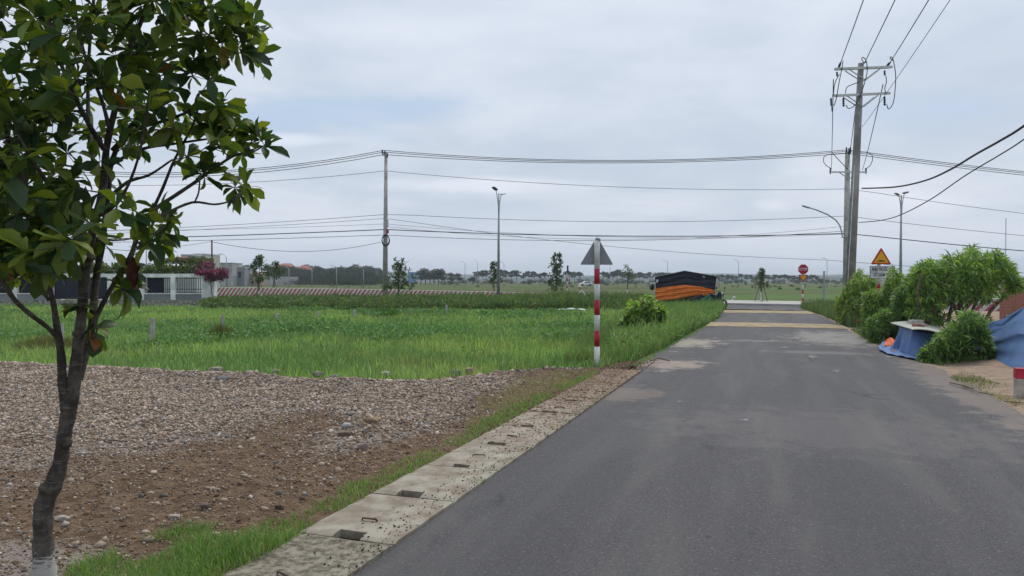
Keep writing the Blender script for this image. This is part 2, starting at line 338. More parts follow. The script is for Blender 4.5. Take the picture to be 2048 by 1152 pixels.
def stonewall_mat():
    m = bpy.data.materials.new('stone_foundation'); m.use_nodes = True; t = m.node_tree; b = t.nodes['Principled BSDF']; b.inputs['Roughness'].default_value = .95
    c = N(t, 'ShaderNodeTexCoord'); vo = N(t, 'ShaderNodeTexVoronoi'); vo.feature = 'DISTANCE_TO_EDGE'; vo.inputs['Scale'].default_value = 3.6; t.links.new(c.outputs['Object'], vo.inputs['Vector'])
    f = noise_(t, c.outputs['Object'], 5, 6, .7)
    col = mix_(t, ramp_(t, f, .35, .65), (.24, .23, .19), (.38, .36, .31)); col = mix_(t, ramp_(t, vo.outputs['Distance'], .09, .02), col, (.12, .11, .09))
    t.links.new(col, b.inputs['Base Color']); return m
M_stonew = stonewall_mat()
def stripe_mat():
    m = bpy.data.materials.new('diagonal_red_white_stripes'); m.use_nodes = True; t = m.node_tree; b = t.nodes['Principled BSDF']; b.inputs['Roughness'].default_value = .7
    uv = N(t, 'ShaderNodeAttribute', attribute_name='col'); s = N(t, 'ShaderNodeSeparateColor'); t.links.new(uv.outputs['Color'], s.inputs[0])
    c = N(t, 'ShaderNodeTexCoord'); f = noise_(t, c.outputs['Object'], 1.3, 7, .7); f2 = noise_(t, c.outputs['Object'], 6, 6, .7)
    q = math_(t, 'FRACT', math_(t, 'SUBTRACT', s.outputs[0], math_(t, 'MULTIPLY', s.outputs[1], 2.0)))
    k = math_(t, 'GREATER_THAN', q, .54)
    col = mix_(t, k, mix_(t, ramp_(t, f2, .3, .7), (.62, .60, .56), (.50, .46, .40)), mix_(t, ramp_(t, f2, .3, .7), (.40, .06, .075), (.28, .05, .055)))
    col = mix_(t, math_(t, 'MULTIPLY', ramp_(t, f, .52, .62), .7), col, (.33, .29, .22))
    top = math_(t, 'GREATER_THAN', s.outputs[2], .6); col = mix_(t, top, col, (.58, .55, .5))
    t.links.new(col, b.inputs['Base Color']); return m
M_stripe = stripe_mat()
# ------------------------------------------------------------------ plants
LEAF_OV = (np.array([[0, 0, 0], [-.10, .3, .02], [0, .3, -.01], [.10, .3, .02], [-.22, .62, .035], [0, .62, -.02], [.22, .62, .035], [-.17, .86, .0], [0, .86, -.045], [.17, .86, .0], [0, 1.03, -.10]]),
           [[0, 2, 1], [0, 3, 2], [7, 8, 10], [8, 9, 10]], [[1, 2, 5, 4], [2, 3, 6, 5], [4, 5, 8, 7], [5, 6, 9, 8]])
LEAF_LG = (np.array([[0, 0, 0], [-.085, .3, .03], [0, .33, .0], [.085, .3, .03], [-.08, .65, -.03], [0, .66, -.07], [.08, .65, -.03], [0, 1, -.28]]),
           [[0, 2, 1], [0, 3, 2], [4, 5, 7], [5, 6, 7]], [[1, 2, 5, 4], [2, 3, 6, 5]])
LEAF_SM = (np.array([[0, 0, 0], [-.27, .5, .05], [0, .5, -.02], [.27, .5, .05], [0, 1, -.08]]), [[0, 2, 1], [0, 3, 2], [1, 2, 4], [2, 3, 4]], [])
def instance(tpl, pos, frames, size, cols, name, mat, parent=None, jit=0.0, smooth=True):
    T, tri, quad = tpl; n = len(pos); k = len(T); gi = np.random.default_rng(n); TT = np.repeat(T[None], n, 0).copy()
    cu = gi.normal(.10, .22, n)[:, None]; fo = gi.normal(.12, .3, n)[:, None]; tw = gi.normal(0, .5, n)[:, None]; y_ = TT[:, :, 1]; x_ = TT[:, :, 0].copy()
    TT[:, :, 2] += -cu*y_**2+fo*np.abs(x_)+tw*x_*y_; TT[:, :, 0] += gi.normal(0, .10, n)[:, None]*y_**2
    V = np.einsum('nij,nkj->nki', frames, TT)*np.asarray(size)[:, None, None]+np.asarray(pos)[:, None, :]
    off = (np.arange(n)*k)[:, None, None]; fs = []
    if len(tri): fs.append((np.array(tri)[None]+off).reshape(-1, 3))
    if len(quad): fs.append((np.array(quad)[None]+off).reshape(-1, 4))
    return npmesh(name, V.reshape(-1, 3), fs, mat, np.repeat(np.asarray(cols), k, 0), parent, smooth)
def frames_from(dirs, g, upbias=1.0, roll=.5):
    d = dirs/np.linalg.norm(dirs, axis=1, keepdims=True)
    up = np.tile([0, 0, 1.0], (len(d), 1))*upbias+g.normal(0, roll, d.shape)
    x = np.cross(d, up); x /= np.linalg.norm(x, axis=1, keepdims=True)+1e-9; z = np.cross(x, d)
    return np.stack([x, d, z], 2)
def palette(cols, n, g, jit=.18):
    ws = np.array([c[3] for c in cols], float); ws /= ws.sum(); C = np.array([c[:3] for c in cols])[g.choice(len(cols), n, p=ws)]
    return np.clip(C*g.uniform(1-jit, 1+jit, (n, 1)), 0, 1)
def grow(name_t, name_c, mains, tips, root, g, leaf=LEAF_OV, size=(.09, .15), per=7, pal=None, barkm=None, leafm=None, twig=(.006, .002), n_side=8, along=1, droop=0.0, inward=None, tipdir=None, smooth_leaf=True):
    """mains: list of (points, radii). tips: (n,3). every tip gets a twig to the nearest branch node."""
    mb = MB(); nodes = []; nrad = []
    for pts, rad in mains:
        # resample with catmull-rom
        pts = [Vector(p) for p in pts]; out = []; ro = []
        for i in range(len(pts)-1):
            p0 = pts[max(i-1, 0)]; p1 = pts[i]; p2 = pts[i+1]; p3 = pts[min(i+2, len(pts)-1)]
            for k in range(4):
                u = k/4; out.append(.5*((2*p1)+(p2-p0)*u+(2*p0-5*p1+4*p2-p3)*u*u+(3*p1-p0-3*p2+p3)*u**3)); ro.append(rad[i]*(1-u)+rad[i+1]*u)
        out.append(pts[-1]); ro.append(rad[-1]); mb.tube(out, [r*(1+.06*math.sin(i*2.1+len(pts))) for i, r in enumerate(ro)], n_side)
        nodes += [np.array(p) for p in out[2:]]; nrad += ro[2:]
    nodes = [n_ for n_ in nodes]; NA = np.array(nodes); NR = list(nrad)
    tips = np.asarray(tips); dmin = np.array([np.min(np.linalg.norm(NA-t_, axis=1)) for t_ in tips]); order = np.argsort(dmin)
    LP = []; LD = []; tipmax = NA[:, 2].min()
    for i in order:
        tp = tips[i]; A = np.array(nodes); dd = np.linalg.norm(A-tp, axis=1)+np.maximum(0, A[:, 2]-tp[2])*1.2
        j = int(np.argmin(dd)); a = Vector(A[j]); b = Vector(tp); L = (b-a).length
        if L < 1e-3: continue
        mid = (a+b)/2+Vector(g.normal(0, .07*L, 3))+Vector((0, 0, -.10*L)); q = 4 if L > .12 else 3
        pts = [a*(1-u)**2+mid*2*u*(1-u)+b*u*u for u in np.linspace(0, 1, q+1)]
        r0 = min(NR[j]*.8, twig[0]*(1+L*1.2)); mb.tube(pts, list(np.linspace(r0, twig[1], q+1)), 5, cap=False)
        for m_, p in enumerate(pts[1:]): nodes.append(np.array(p)); NR.append(r0+(twig[1]-r0)*(m_+1)/q)
        td = (pts[-1]-pts[-2]).normalized(); td = (td+Vector((0, 0, .25))).normalized()
        if tipdir is not None: td = (td+Vector(tipdir)).normalized()
        u_ = td.orthogonal().normalized(); v_ = td.cross(u_); nl = max(2, int(per*g.uniform(.7, 1.3))); ph = g.uniform(0, 6.28)
        for k in range(nl):
            an = ph+k*2.4; sp_ = g.uniform(.5, 1.5)
            dr = td*g.uniform(.25, .9)+(u_*math.cos(an)+v_*math.sin(an))*sp_+Vector((0, 0, -droop*g.uniform(.5, 1.3)))
            LP.append(np.array(b-td*g.uniform(0, .25*size[0]))); LD.append(np.array(dr))
        for k in range(int(along*g.uniform(.5, 1.6)+.5)):
            p = pts[g.integers(1, len(pts))]; LP.append(np.array(p)); LD.append(g.normal(0, 1, 3)+np.array(td)*.6+np.array([0, 0, -droop]))
    o1 = mb.build(name_t, barkm or M_bark2, root, smooth=True)
    LP = np.array(LP); LD = np.array(LD)
    fr = frames_from(LD, g, 1.0, .35); sz_ = g.uniform(size[0], size[1], len(LP)); wj = g.uniform(.8, 1.2, len(LP)); fr[:, :, 0] *= wj[:, None]
    o2 = instance(leaf, LP, fr, sz_, palette(pal, len(LP), g), name_c, leafm or M_leaf, root, smooth=smooth_leaf)
    return o1, o2, nodes
def blades(name, x, y, z, h, w_, cols, g, mat=None, lean=.45, parent=None, tipcol=None):
    n = len(x); an = g.uniform(0, 2*np.pi, n); la = g.uniform(0, 2*np.pi, n); ln = g.uniform(.1, 1, n)*lean*h
    wx = np.cos(an)*w_/2; wy = np.sin(an)*w_/2; lx = np.cos(la)*ln; ly = np.sin(la)*ln
    V = np.zeros((n, 5, 3)); V[:, 0] = np.stack([x-wx, y-wy, z], 1); V[:, 1] = np.stack([x+wx, y+wy, z], 1)
    V[:, 2] = np.stack([x+wx*.8+lx*.35, y+wy*.8+ly*.35, z+h*.6], 1); V[:, 3] = np.stack([x-wx*.8+lx*.35, y-wy*.8+ly*.35, z+h*.6], 1)
    V[:, 4] = np.stack([x+lx, y+ly, z+h*np.sqrt(np.clip(1-(ln/h)**2*.6, .2, 1))], 1)
    off = (np.arange(n)*5)[:, None]
    C = np.repeat(cols[:, None, :], 5, 1).copy(); 
    return npmesh(name, V.reshape(-1, 3), [np.array([[0, 1, 2, 3]])+off, np.array([[3, 2, 4]])+off], mat or M_grass, C.reshape(-1, 3), parent)
# ================================================================== SETTING
def sheet(name, poly, z, mat, kind='structure'):
    o = MB().add([(p[0], p[1], z) for p in poly], [tuple(range(len(poly)))]).build(name, mat); return tag(o, kind=kind)
g0 = MB()
g0.grid(lambda u, v: (-2600+5200*u, -60+2600*v*v, -.03), 40, 60); tag(g0.build('ground', M_ground), kind='structure')
def ST(px, py): p = G(px, py); return p.dot(PV), p.dot(DV)
EL = [ST(*q) for q in ((680, 1152), (790, 1068), (905, 985), (1000, 915), (1100, 848), (1180, 797), (1270, 740), (1330, 700), (1388, 668), (1416, 652), (1438, 636), (1448, 624), (1450, 619))]
ER = [ST(*q) for q in ((2048, 830), (1950, 775), (1870, 735), (1800, 712), (1748, 690), (1704, 664), (1690, 656), (1662, 641), (1640, 631), (1606, 621.5), (1600, 619.5))]
lt = [e[1] for e in EL]; ls = [e[0] for e in EL]; rt = [e[1] for e in ER]; rs = [e[0] for e in ER]
def sl(t): return float(np.interp(t, lt, ls))
def sr(t): return float(np.interp(t, rt, rs))
mb = MB(); T_ = np.concatenate([np.arange(-14, 2, 1.0), np.arange(2, 16, .12), np.arange(16, 41.2, .4)]); rows = []
for t in T_:
    a = sl(t)+.10*(vnoise(t, 0, 1.6)-.5)+.07*(vnoise(t, 0, 8)-.5); b = sr(t)+.09*(vnoise(t, 5, 2)-.5)+.04*(vnoise(t, 5, 8)-.5)
    rows.append([(a-.05, t, -.02), (a, t, .008)]+[(a+(b-a)*k/8, t, .012+.012*(1-(2*k/8-1)**2)) for k in range(1, 8)]+[(b, t, .008), (b+.05, t, -.02)])
n = len(rows[0]); mb.v = [v for r in rows for v in r]; mb.f = [(j*n+i, j*n+i+1, (j+1)*n+i+1, (j+1)*n+i) for j in range(len(rows)-1) for i in range(n-1)]; mb.m = [0]*len(mb.f)
road = tag(mb.build('road', M_asph, smooth=True), kind='structure'); road.rotation_euler.z = -RA
def roadband(name, pyn, pyf, mat, inset=0.0, extra=.03, hump=.022, kind='structure'):
    t0 = ST(1540, pyn)[1]; t1 = ST(1540, pyf)[1]
    mb = MB(); mb.grid(lambda u, v: ((sl(t0+(t1-t0)*v)-extra)*(1-u)+(sr(t0+(t1-t0)*v)+extra)*u, t0+(t1-t0)*v+.05*(vnoise(u*30, v*3, 1)-.5), .022+.012*(1-(2*u-1)**2)+hump*math.sin(math.pi*v)), 24, 10)
    o = tag(mb.build(name, mat, smooth=True), kind=kind); o.rotation_euler.z = -RA
roadband('speed_bump_marking', 656, 647.5, M_bump); roadband('speed_bump_marking', 627.5, 622.3, M_bump)
# crossing road, pavement, edge line
e2 = Vector(((-1000-1024)/F, 1, 0)).normalized(); nrm2 = Vector((e2.y, -e2.x, 0)); nrm2 = nrm2 if nrm2.y > 0 else -nrm2
A_n = G(1520, 619.5); A_m = G(1443, 610); A_f = G(1443, 603.5)
def strip(name, a, b, z, mat, k0=-60, k1=150):
    c = (b-a).dot(nrm2); a = Vector((a.x, a.y, 0)); mb = MB()
    mb.grid(lambda u, v: tuple(a+e2*(k0+(k1-k0)*u)+nrm2*c*v+Vector((0, 0, z))), 40, 2); return tag(mb.build(name, mat), kind='structure')
strip('crossing_road', A_n, A_m, .006, M_asph2)
kb = MB(); c_ = (A_f-A_m).dot(nrm2); base = Vector((A_m.x, A_m.y, 0))
for k in range(-60, 150, 3):
    p = [base+e2*k, base+e2*(k+2.98), base+e2*(k+2.98)+nrm2*c_, base+e2*k+nrm2*c_]; kb.prism(p, (0, 0, .14), (0, 0, -.03))
tag(kb.build('pavement', M_pave), kind='structure')
for k in range(-6, 9):       # broken white edge line
    a = G(1520, 619.4)+e2*(k*1.25)+nrm2*.35; b = a+e2*.75
    tag(MB().add([a+Vector((0, 0, .013)), b+Vector((0, 0, .013)), b+nrm2*.16+Vector((0, 0, .013)), a+nrm2*.16+Vector((0, 0, .013))], [(0, 1, 2, 3)]).build('road_marking', M_white), kind='structure')
for px, py, wx, wy in ((1545, 682, 17, 1.8), (1570, 695, 22, 2.4), (1345, 703, 26, 1.6), (1415, 697, 30, 1.6), (1625, 714, 26, 2.5), (1675, 742, 22, 2.5), (1780, 713.5, 44, 1.6), (1760, 722, 0, 0), (1545, 645.5, 0, 0), (1488, 841, 26, 2.2), (1530, 641.5, 22, 1.1), (1675, 674, 40, 1.5), (1362, 803, 18, 1.5), (1330, 742, 50, 3), (1565, 617, 18, .8)):
    if not wx: continue
    gq = np.random.default_rng(int(px)); c = G(px, py, .03); pts = []
    for k in range(22):
        an = 2*math.pi*k/22; r_ = gq.uniform(.3, 1.15); q = G(px+math.cos(an)*wx/2*r_, py+math.sin(an)*wy*r_, .02); s_ = q.dot(PV); t_ = q.dot(DV); u_ = (s_-sl(t_))/(sr(t_)-sl(t_)); q.z = .0145+.012*max(0, 1-(2*u_-1)**2); pts.append(q)
    tag(MB().add(pts, [tuple(range(22))]).build('road_marking', M_mark), kind='structure')
# grass field
GF = [G(*q) for q in ((-900, 728), (0, 732), (150, 738), (300, 748), (430, 758), (600, 765), (770, 768), (900, 764), (1000, 752), (1100, 743), (1205, 738), (1262, 724), (1322, 694), (1380, 664), (1432, 636), (1445, 619), (1300, 617), (400, 617), (-500, 612), (-1500, 612))]
sheet('grass_field', GF, -.006, M_grassbase)
def gcol(x, y, g):
    n = len(x); f = vnoise(x, y, .35, 1)*.6+vnoise(x, y, 1.3, 2)*.4+.0*x; f2 = vnoise(x*.5, y, .8, 5)
    a = np.array([.24, .36, .12]); b = np.array([.155, .26, .095]); c = np.array([.30, .38, .14])
    k = np.clip((f-.38)/.25, 0, 1)[:, None]; C = a*(1-k)+b*k; k2 = (np.clip((f2-.6)/.2, 0, 1)*.6)[:, None]; C = C*(1-k2)+c*k2
    kd = (np.clip((vnoise(x, y, .7, 41)*.6+vnoise(x, y, 2.3, 42)*.4-.64)/.12, 0, 1)*.4)[:, None]; C = C*(1-kd)+np.array([.33, .33, .14])*kd
    # a darker, bluish-green belt of weeds further back
    yy = np.clip((y-17-2*vnoise(x, y, .4, 9))/3, 0, 1)*np.clip((30+3*vnoise(x, y, .3, 4)-y)/6, 0, 1); k3 = (yy*.45)[:, None]
    C = C*(1-k3)+np.array([.125, .225, .105])*k3
    # the field of rice between pad and signpost is a deeper green
    return C*np.clip(g.lognormal(0, .33, (n, 1)), .45, 2.0)*np.array([1.08, 1.06, 1.1])
GFp = [(p.x, p.y) for p in GF]
x, y, g = scatter(GFp, 420, 11)
keep = g.uniform(0, 1, len(x)) < np.clip(14/y, .18, 1)*1.0
keep &= (np.abs(x) < y*.75+1.5); x = x[keep]; y = y[keep]
wd = .0105*np.clip(y/12, 1, 3.2); hh = (.08+.08*vnoise(x, y, .6, 3)+.10*vnoise(x, y, 2.2, 8))*np.clip(g.lognormal(0, .28, len(x)), .4, 1.9)*(1+.5*np.clip((x-2.0)/2, 0, 1)*np.clip((y-12)/3, 0, 1))
tag(blades('field_grass', x, y, np.full(len(x), -.02), hh, wd*g.uniform(.7, 1.4, len(x)), gcol(x, y, g), g, lean=.8), 'bright green rice-like grass filling the empty plot behind the gravel', 'grass', kind='stuff')
x, y, g = scatter(GFp, 60, 12); kk = (vnoise(x, y, .40, 31)*.7+vnoise(x, y, 1.9, 32)*.3 > .74-.20*np.exp(-((y-21.5)/3.5)**2)) & (np.abs(x) < y*.75+1); x = x[kk]; y = y[kk]; x = np.repeat(x, 3)+g.normal(0, .12, len(x)*3); y = np.repeat(y, 3)+g.normal(0, .12, len(x))
pz = np.stack([x, y, .10+.16*g.uniform(0, 1, len(x))**.7*(.6+.8*vnoise(x, y, .8, 33))], 1)
tag(instance(LEAF_SM, pz, frames_from(g.normal(0, 1, pz.shape)+[0, -.4, .2], g, 1, .5), g.uniform(.05, .11, len(x))*np.clip(y/18, .8, 1.6), palette([(.10, .21, .08, 5), (.14, .27, .10, 3), (.20, .33, .13, 1)], len(x), g, .25), 'field_weeds', M_grass), 'patches of broad leaved weeds mixed through the green plot', 'weeds', kind='stuff')
# tall weed bank in front of the crossing road
def weedpatch(name, pxpoly, dens, hfun, pal, seed, label, wfac=.028, lean=.55, xy=None):
    poly = xy if xy else [(G(*q).x, G(*q).y) for q in pxpoly]; x, y, g = scatter(poly, dens, seed)
    cl_ = vnoise(x, y, .9, seed); h = hfun(x, y, g)*(.55+.8*cl_)*(.8+.4*vnoise(x, y, 2.7, seed+5))*np.clip(g.lognormal(-.18, .27, len(x)), .4, 1.5)
    C = palette(pal, len(x), g, .3)*(.75+.5*vnoise(x, y, .5, seed+3))[:, None]
    return tag(blades(name, x, y, np.full(len(x), -.03), h, wfac*g.uniform(.6, 1.4, len(x)), C, g, lean=lean), label, 'weeds', kind='stuff')
PW = [(.11, .19, .06, 5), (.07, .135, .05, 4), (.17, .24, .08, 2), (.23, .20, .11, 1), (.24, .14, .11, .3)]
weedpatch('tall_weeds', ((402, 621), (640, 623), (900, 624), (1120, 624), (1250, 626), (1300, 612), (1290, 604), (1000, 604.5), (640, 606), (410, 607)), 330, lambda x, y, g: np.full(len(x), .38)+.20*np.clip((x+16)/16, 0, 1)+.10*(vnoise(x, 0, .45, 12)-.3), PW, 21, 'dark bank of tall tangled weeds across the far edge of the plot', .034, .7)
PG = [(.17, .29, .10, 5), (.11, .20, .07, 4), (.25, .36, .15, 2), (.28, .27, .15, .8)]
weedpatch('verge_weeds', ((1225, 668), (1330, 690), (1388, 660), (1436, 636), (1448, 622), (1438, 612), (1300, 611), (1255, 625)), 420, lambda x, y, g: .40+.06*np.clip((y-28)/10, 0, 1), PG, 22, 'tall pale green roadside grass in front of the tarpaulin stall', .022, .75)
weedpatch('verge_weeds', ((1195, 733), (1262, 724), (1330, 694), (1340, 676), (1230, 655), (1150, 700), (1120, 733)), 650, lambda x, y, g: np.full(len(x), .36), PG+[(.25, .22, .12, 1.2)], 23, 'knee high green weeds around the foot of the striped signpost', .013, .6)
weedpatch('verge_weeds', ((1215, 720), (1262, 718), (1330, 690), (1388, 660), (1400, 648), (1340, 640), (1240, 668)), 420, lambda x, y, g: .30+.25*vnoise(x, y, 1.1, 3), [(.22, .34, .11, 4), (.15, .25, .08, 3), (.30, .38, .15, 2)], 27, 'lush light green weeds between the striped signpost and the road', .016, .7)
weedpatch('verge_weeds', ((1606, 619), (1640, 630), (1668, 642), (1700, 656), (1745, 656), (1770, 625), (1700, 612), (1600, 614)), 260, lambda x, y, g: np.full(len(x), .42), [(.11, .17, .07, 4), (.16, .19, .09, 3), (.08, .14, .05, 3)], 24, 'dusty pale green weeds on the right corner behind the stop sign post', .024, .6)
def leafmass(name, poly, n, z0, z1, pal, seed, label, size):
    x, y, g = scatter([(G(*q).x, G(*q).y) for q in poly], n, seed); top = z1*(.55+.75*vnoise(x, y, .7, seed)); z = z0+(top-z0)*g.uniform(0, 1, len(x))**.6
    pz = np.stack([x, y, z], 1); tag(instance(LEAF_LG, pz, frames_from(g.normal(0, 1, pz.shape)+[0, -.3, .1], g, 1, .8), g.uniform(size[0], size[1], len(x)), palette(pal, len(x), g, .35), name, M_grass, smooth=False), label, 'weeds', kind='stuff')
leafmass('creeping_weeds', ((402, 621), (640, 623), (900, 624), (1120, 624), (1250, 626), (1300, 612), (1290, 604), (1000, 604.5), (640, 606), (410, 607)), 110, .05, .52, PW+[(.05, .10, .04, 4)], 28, 'leafy creepers tangled through the dark weed bank', (.16, .36))
leafmass('creeping_weeds', ((1215, 728), (1262, 722), (1330, 694), (1388, 662), (1436, 638), (1440, 625), (1340, 640), (1240, 668)), 160, .02, .38, PG, 29, 'leafy weeds mixed into the left verge grass', (.08, .2))
# plain ground patch under verges right
RS = [tuple(G(*q))[:2] for q in ((1600, 617), (1640, 630), (1690, 656), (1748, 690), (1800, 712), (1870, 735), (1950, 775), (2048, 830))]+[(RD(2.75, -3)[0], RD(2.75, -3)[1]), (14, -4), (24, 12), (26, 30), (24, 36)]
VB = MB(); xs = np.arange(1.5, 26, .28); ys = np.arange(-3, 42, .28)
XX, YY = np.meshgrid(xs, ys); inside = inpoly(XX, YY, [(p[0], p[1]) for p in RS])
sval = XX*math.cos(RA)-YY*math.sin(RA); ZZ = .0+.05*(vnoise(XX, YY, 1.1)-.3)+.03*(vnoise(XX, YY, 4)-.5)+.10*np.clip((sval-3.4)/1.5, 0, 1); ZZ = np.where(sval < 3.1, np.minimum(ZZ, .004), ZZ)
def fieldmesh(name, XX, YY, ZZ, mask, mat, col=None):
    ny, nx = XX.shape; idx = np.arange(ny*nx).reshape(ny, nx); q = np.stack([idx[:-1, :-1], idx[:-1, 1:], idx[1:, 1:], idx[1:, :-1]], -1)
    m_ = mask[:-1, :-1] | mask[:-1, 1:] | mask[1:, 1:] | mask[1:, :-1]
    return npmesh(name, np.stack([XX, YY, ZZ], -1).reshape(-1, 3), [q[m_]], mat, col, smooth=True)
tag(fieldmesh('sandy_verge', XX, YY, ZZ, inside, M_sand), kind='structure')
# small right-hand grass streak, and grass under the right bushes
weedpatch('verge_grass', ((1900, 757), (1960, 785), (2030, 812), (2048, 812), (2048, 780), (1985, 764), (1925, 744)), 2200, lambda x, y, g: np.full(len(x), .075), [(.14, .2, .06, 3), (.2, .23, .1, 2), (.25, .22, .13, 1)], 25, 'thin streak of short green grass on the sandy right verge', .007, .9)
weedpatch('verge_grass', ((1700, 660), (1745, 686), (1800, 708), (1880, 733), (1960, 722), (1900, 690), (1760, 650)), 500, lambda x, y, g: np.full(len(x), .16), [(.10, .18, .05, 3), (.06, .12, .03, 3), (.2, .2, .1, 1)], 26, 'low green weeds under the right roadside bushes', .011, .8)
# gravel pad
PAD = [tuple(G(*q))[:2] for q in ((-900, 728), (-300, 731), (0, 733), (150, 739), (300, 749), (430, 759), (600, 766), (770, 769), (900, 765), (1000, 753), (1100, 744), (1205, 738), (1250, 731))]
PAD += [tuple(RD(s_, t_))[:2] for s_, t_ in ((-2.62, 13.2), (-2.78, 9), (-2.8, 2), (-2.8, -3))]+[(-6, -3), (-14, 2)]
xs = np.arange(-14, 3.2, .06); ys = np.arange(-1, 16, .06); XX, YY = np.meshgrid(xs, ys); inside = inpoly(XX, YY, PAD)
bx = np.array([tuple(G(*q))[:2] for q in ((-900, 728), (0, 732), (300, 748), (600, 765), (770, 768), (900, 764), (1000, 752), (1100, 743), (1250, 731))])
backY = np.interp(XX, bx[:, 0], bx[:, 1]); sd_ = XX*math.cos(RA)-YY*math.sin(RA)
def padz(X, Y):
    bY = np.interp(X, bx[:, 0], bx[:, 1]); s_ = X*math.cos(RA)-Y*math.sin(RA); d = bY-Y; dl = np.clip((-2.85-s_)/.8, 0, 1)
    return .012+dl*(.035*vnoise(X, Y, 1.3)+.03*vnoise(X, Y, 4, 3)+.02*vnoise(X, Y, 11, 4))+dl*.10*np.exp(-((d-.35)/.35)**2)*vnoise(X, Y, 1.3, 7)*np.clip((-1.2-X)/3+.35, .1, 1)+.07*np.exp(-((X+1.45)/.6)**2-((Y-7.6)/.8)**2)
def gravelness(X, Y):
    s_ = X*math.cos(RA)-Y*math.sin(RA)
    a = np.clip((Y-5.5+2.6*(vnoise(X, Y, .7, 2)-.5)+1.6*(vnoise(X, Y, 2.3, 5)-.5)-.9*np.clip(X+3, -1, 2))/2.6, 0, 1)*np.clip((-3.6-s_+.8*(vnoise(X, Y, 1, 6)-.5))/.5, 0, 1)
    b = np.maximum(np.exp(-((X+1.35+(Y-7.5)*-.35)/.55)**2-((Y-7.9)/1.5)**2), .8*np.exp(-((X+2.9)/.9)**2-((Y-3.9)/.7)**2))
    return np.clip(np.maximum(a*.9, b), 0, 1)
gv = gravelness(XX, YY); C = np.zeros((XX.size, 3)); C[:, 0] = gv.ravel()
tag(fieldmesh('gravel_ground', XX, YY, padz(XX, YY), inside, M_soil, C), kind='structure')
ph = (1+5**.5)/2; ICO = np.array([(-1, ph, 0), (1, ph, 0), (-1, -ph, 0), (1, -ph, 0), (0, -1, ph), (0, 1, ph), (0, -1, -ph), (0, 1, -ph), (ph, 0, -1), (ph, 0, 1), (-ph, 0, -1), (-ph, 0, 1)])/1.9
ICF = [(0, 11, 5), (0, 5, 1), (0, 1, 7), (0, 7, 10), (0, 10, 11), (1, 5, 9), (5, 11, 4), (11, 10, 2), (10, 7, 6), (7, 1, 8), (3, 9, 4), (3, 4, 2), (3, 2, 6), (3, 6, 8), (3, 8, 9), (4, 9, 5), (2, 4, 11), (6, 2, 10), (8, 6, 7), (9, 8, 1)]
OCT = np.array([(1, 0, 0), (-1, 0, 0), (0, 1, 0), (0, -1, 0), (0, 0, 1), (0, 0, -1.)]); OCF = [(0, 2, 4), (2, 1, 4), (1, 3, 4), (3, 0, 4), (2, 0, 5), (1, 2, 5), (3, 1, 5), (0, 3, 5)]
def stones(name, x, y, z, size, cols, g, big=False):
    n = len(x); T = ICO if big else OCT; k = len(T); V = T[None]*(1+np.clip(g.normal(0, .22, (n, k, 3)), -.45, .45))*np.stack([g.uniform(.7, 1.3, n), g.uniform(.6, 1.1, n), g.uniform(.45, .85, n)], 1)[:, None, :]
    a = g.uniform(0, 6.28, n); ca, sa = np.cos(a), np.sin(a); Rm = np.zeros((n, 3, 3)); Rm[:, 0, 0] = ca; Rm[:, 0, 1] = -sa; Rm[:, 1, 0] = sa; Rm[:, 1, 1] = ca; Rm[:, 2, 2] = 1
    b = g.normal(0, .35, n); Rx = np.zeros((n, 3, 3)); Rx[:, 0, 0] = 1; Rx[:, 1, 1] = np.cos(b); Rx[:, 1, 2] = -np.sin(b); Rx[:, 2, 1] = np.sin(b); Rx[:, 2, 2] = np.cos(b)
    V = np.einsum('nij,njk,nlk->nli', Rm, Rx, V)*size[:, None, None]+np.stack([x, y, z], 1)[:, None, :]
    off = (np.arange(n)*k)[:, None, None]; return npmesh(name, V.reshape(-1, 3), [(np.array(ICF if big else OCF)[None]+off).reshape(-1, 3)], M_stone, np.repeat(cols, k, 0))
PS = [(.37, .29, .225, 4), (.28, .225, .175, 3), (.47, .39, .31, 2), (.13, .12, .11, 2.4), (.17, .115, .075, 2), (.46, .43, .40, .5), (.23, .165, .12, 2)]
PSB = [(.19, .122, .072, 5), (.27, .19, .125, 3), (.32, .27, .22, 1.6), (.10, .07, .05, 3), (.42, .38, .34, .5)]
x, y, g = scatter([p for p in PAD], 3800, 31); k_ = (np.abs(x) < y*.72+.8) & (y > 2.5); x = x[k_]; y = y[k_]; gvv = gravelness(x, y); s_ = x*math.cos(RA)-y*math.sin(RA)
keep = (g.uniform(0, 1, len(x)) < (.34+.36*gvv*(.5+vnoise(x, y, 1.5, 11)))) & ((s_ < -3.05) | (g.uniform(0, 1, len(x)) < .15)); x = x[keep]; y = y[keep]; gvv = gvv[keep]
sz = .0055+.011*g.power(.6, len(x))**2.0*1.4+g.pareto(4, len(x))*.004; sz = np.clip(sz*(.62+.62*gvv*np.clip((y-5)/3, 0, 1)), .0035, .027)
isg = g.uniform(0, 1, len(x)) < (.25+.7*gvv); C = np.where(isg[:, None], palette(PS, len(x), g, .22), palette(PSB, len(x), g, .2))
tag(stones('gravel', x, y, padz(x, y)+sz*.25, sz*1.15, C, g), 'loose pinkish grey crushed gravel and soil clods spread over the lot', 'gravel', kind='stuff')
x, y, g = scatter(PAD, 150, 33); k_ = (np.abs(x) < y*.72+.8) & (y > 3); x = x[k_]; y = y[k_]; bY = np.interp(x, bx[:, 0], bx[:, 1]); gvv = gravelness(x, y); s_ = x*math.cos(RA)-y*math.sin(RA)
pile = np.exp(-((x+1.4)/.6)**2-((y-7.8)/1.2)**2); keep = (g.uniform(0, 1, len(x)) < .16+.14*gvv+.75*np.exp(-((bY-y-.22)/.25)**2)+.6*pile) & (s_ < -3.15); x = x[keep]; y = y[keep]; gvv = gvv[keep]
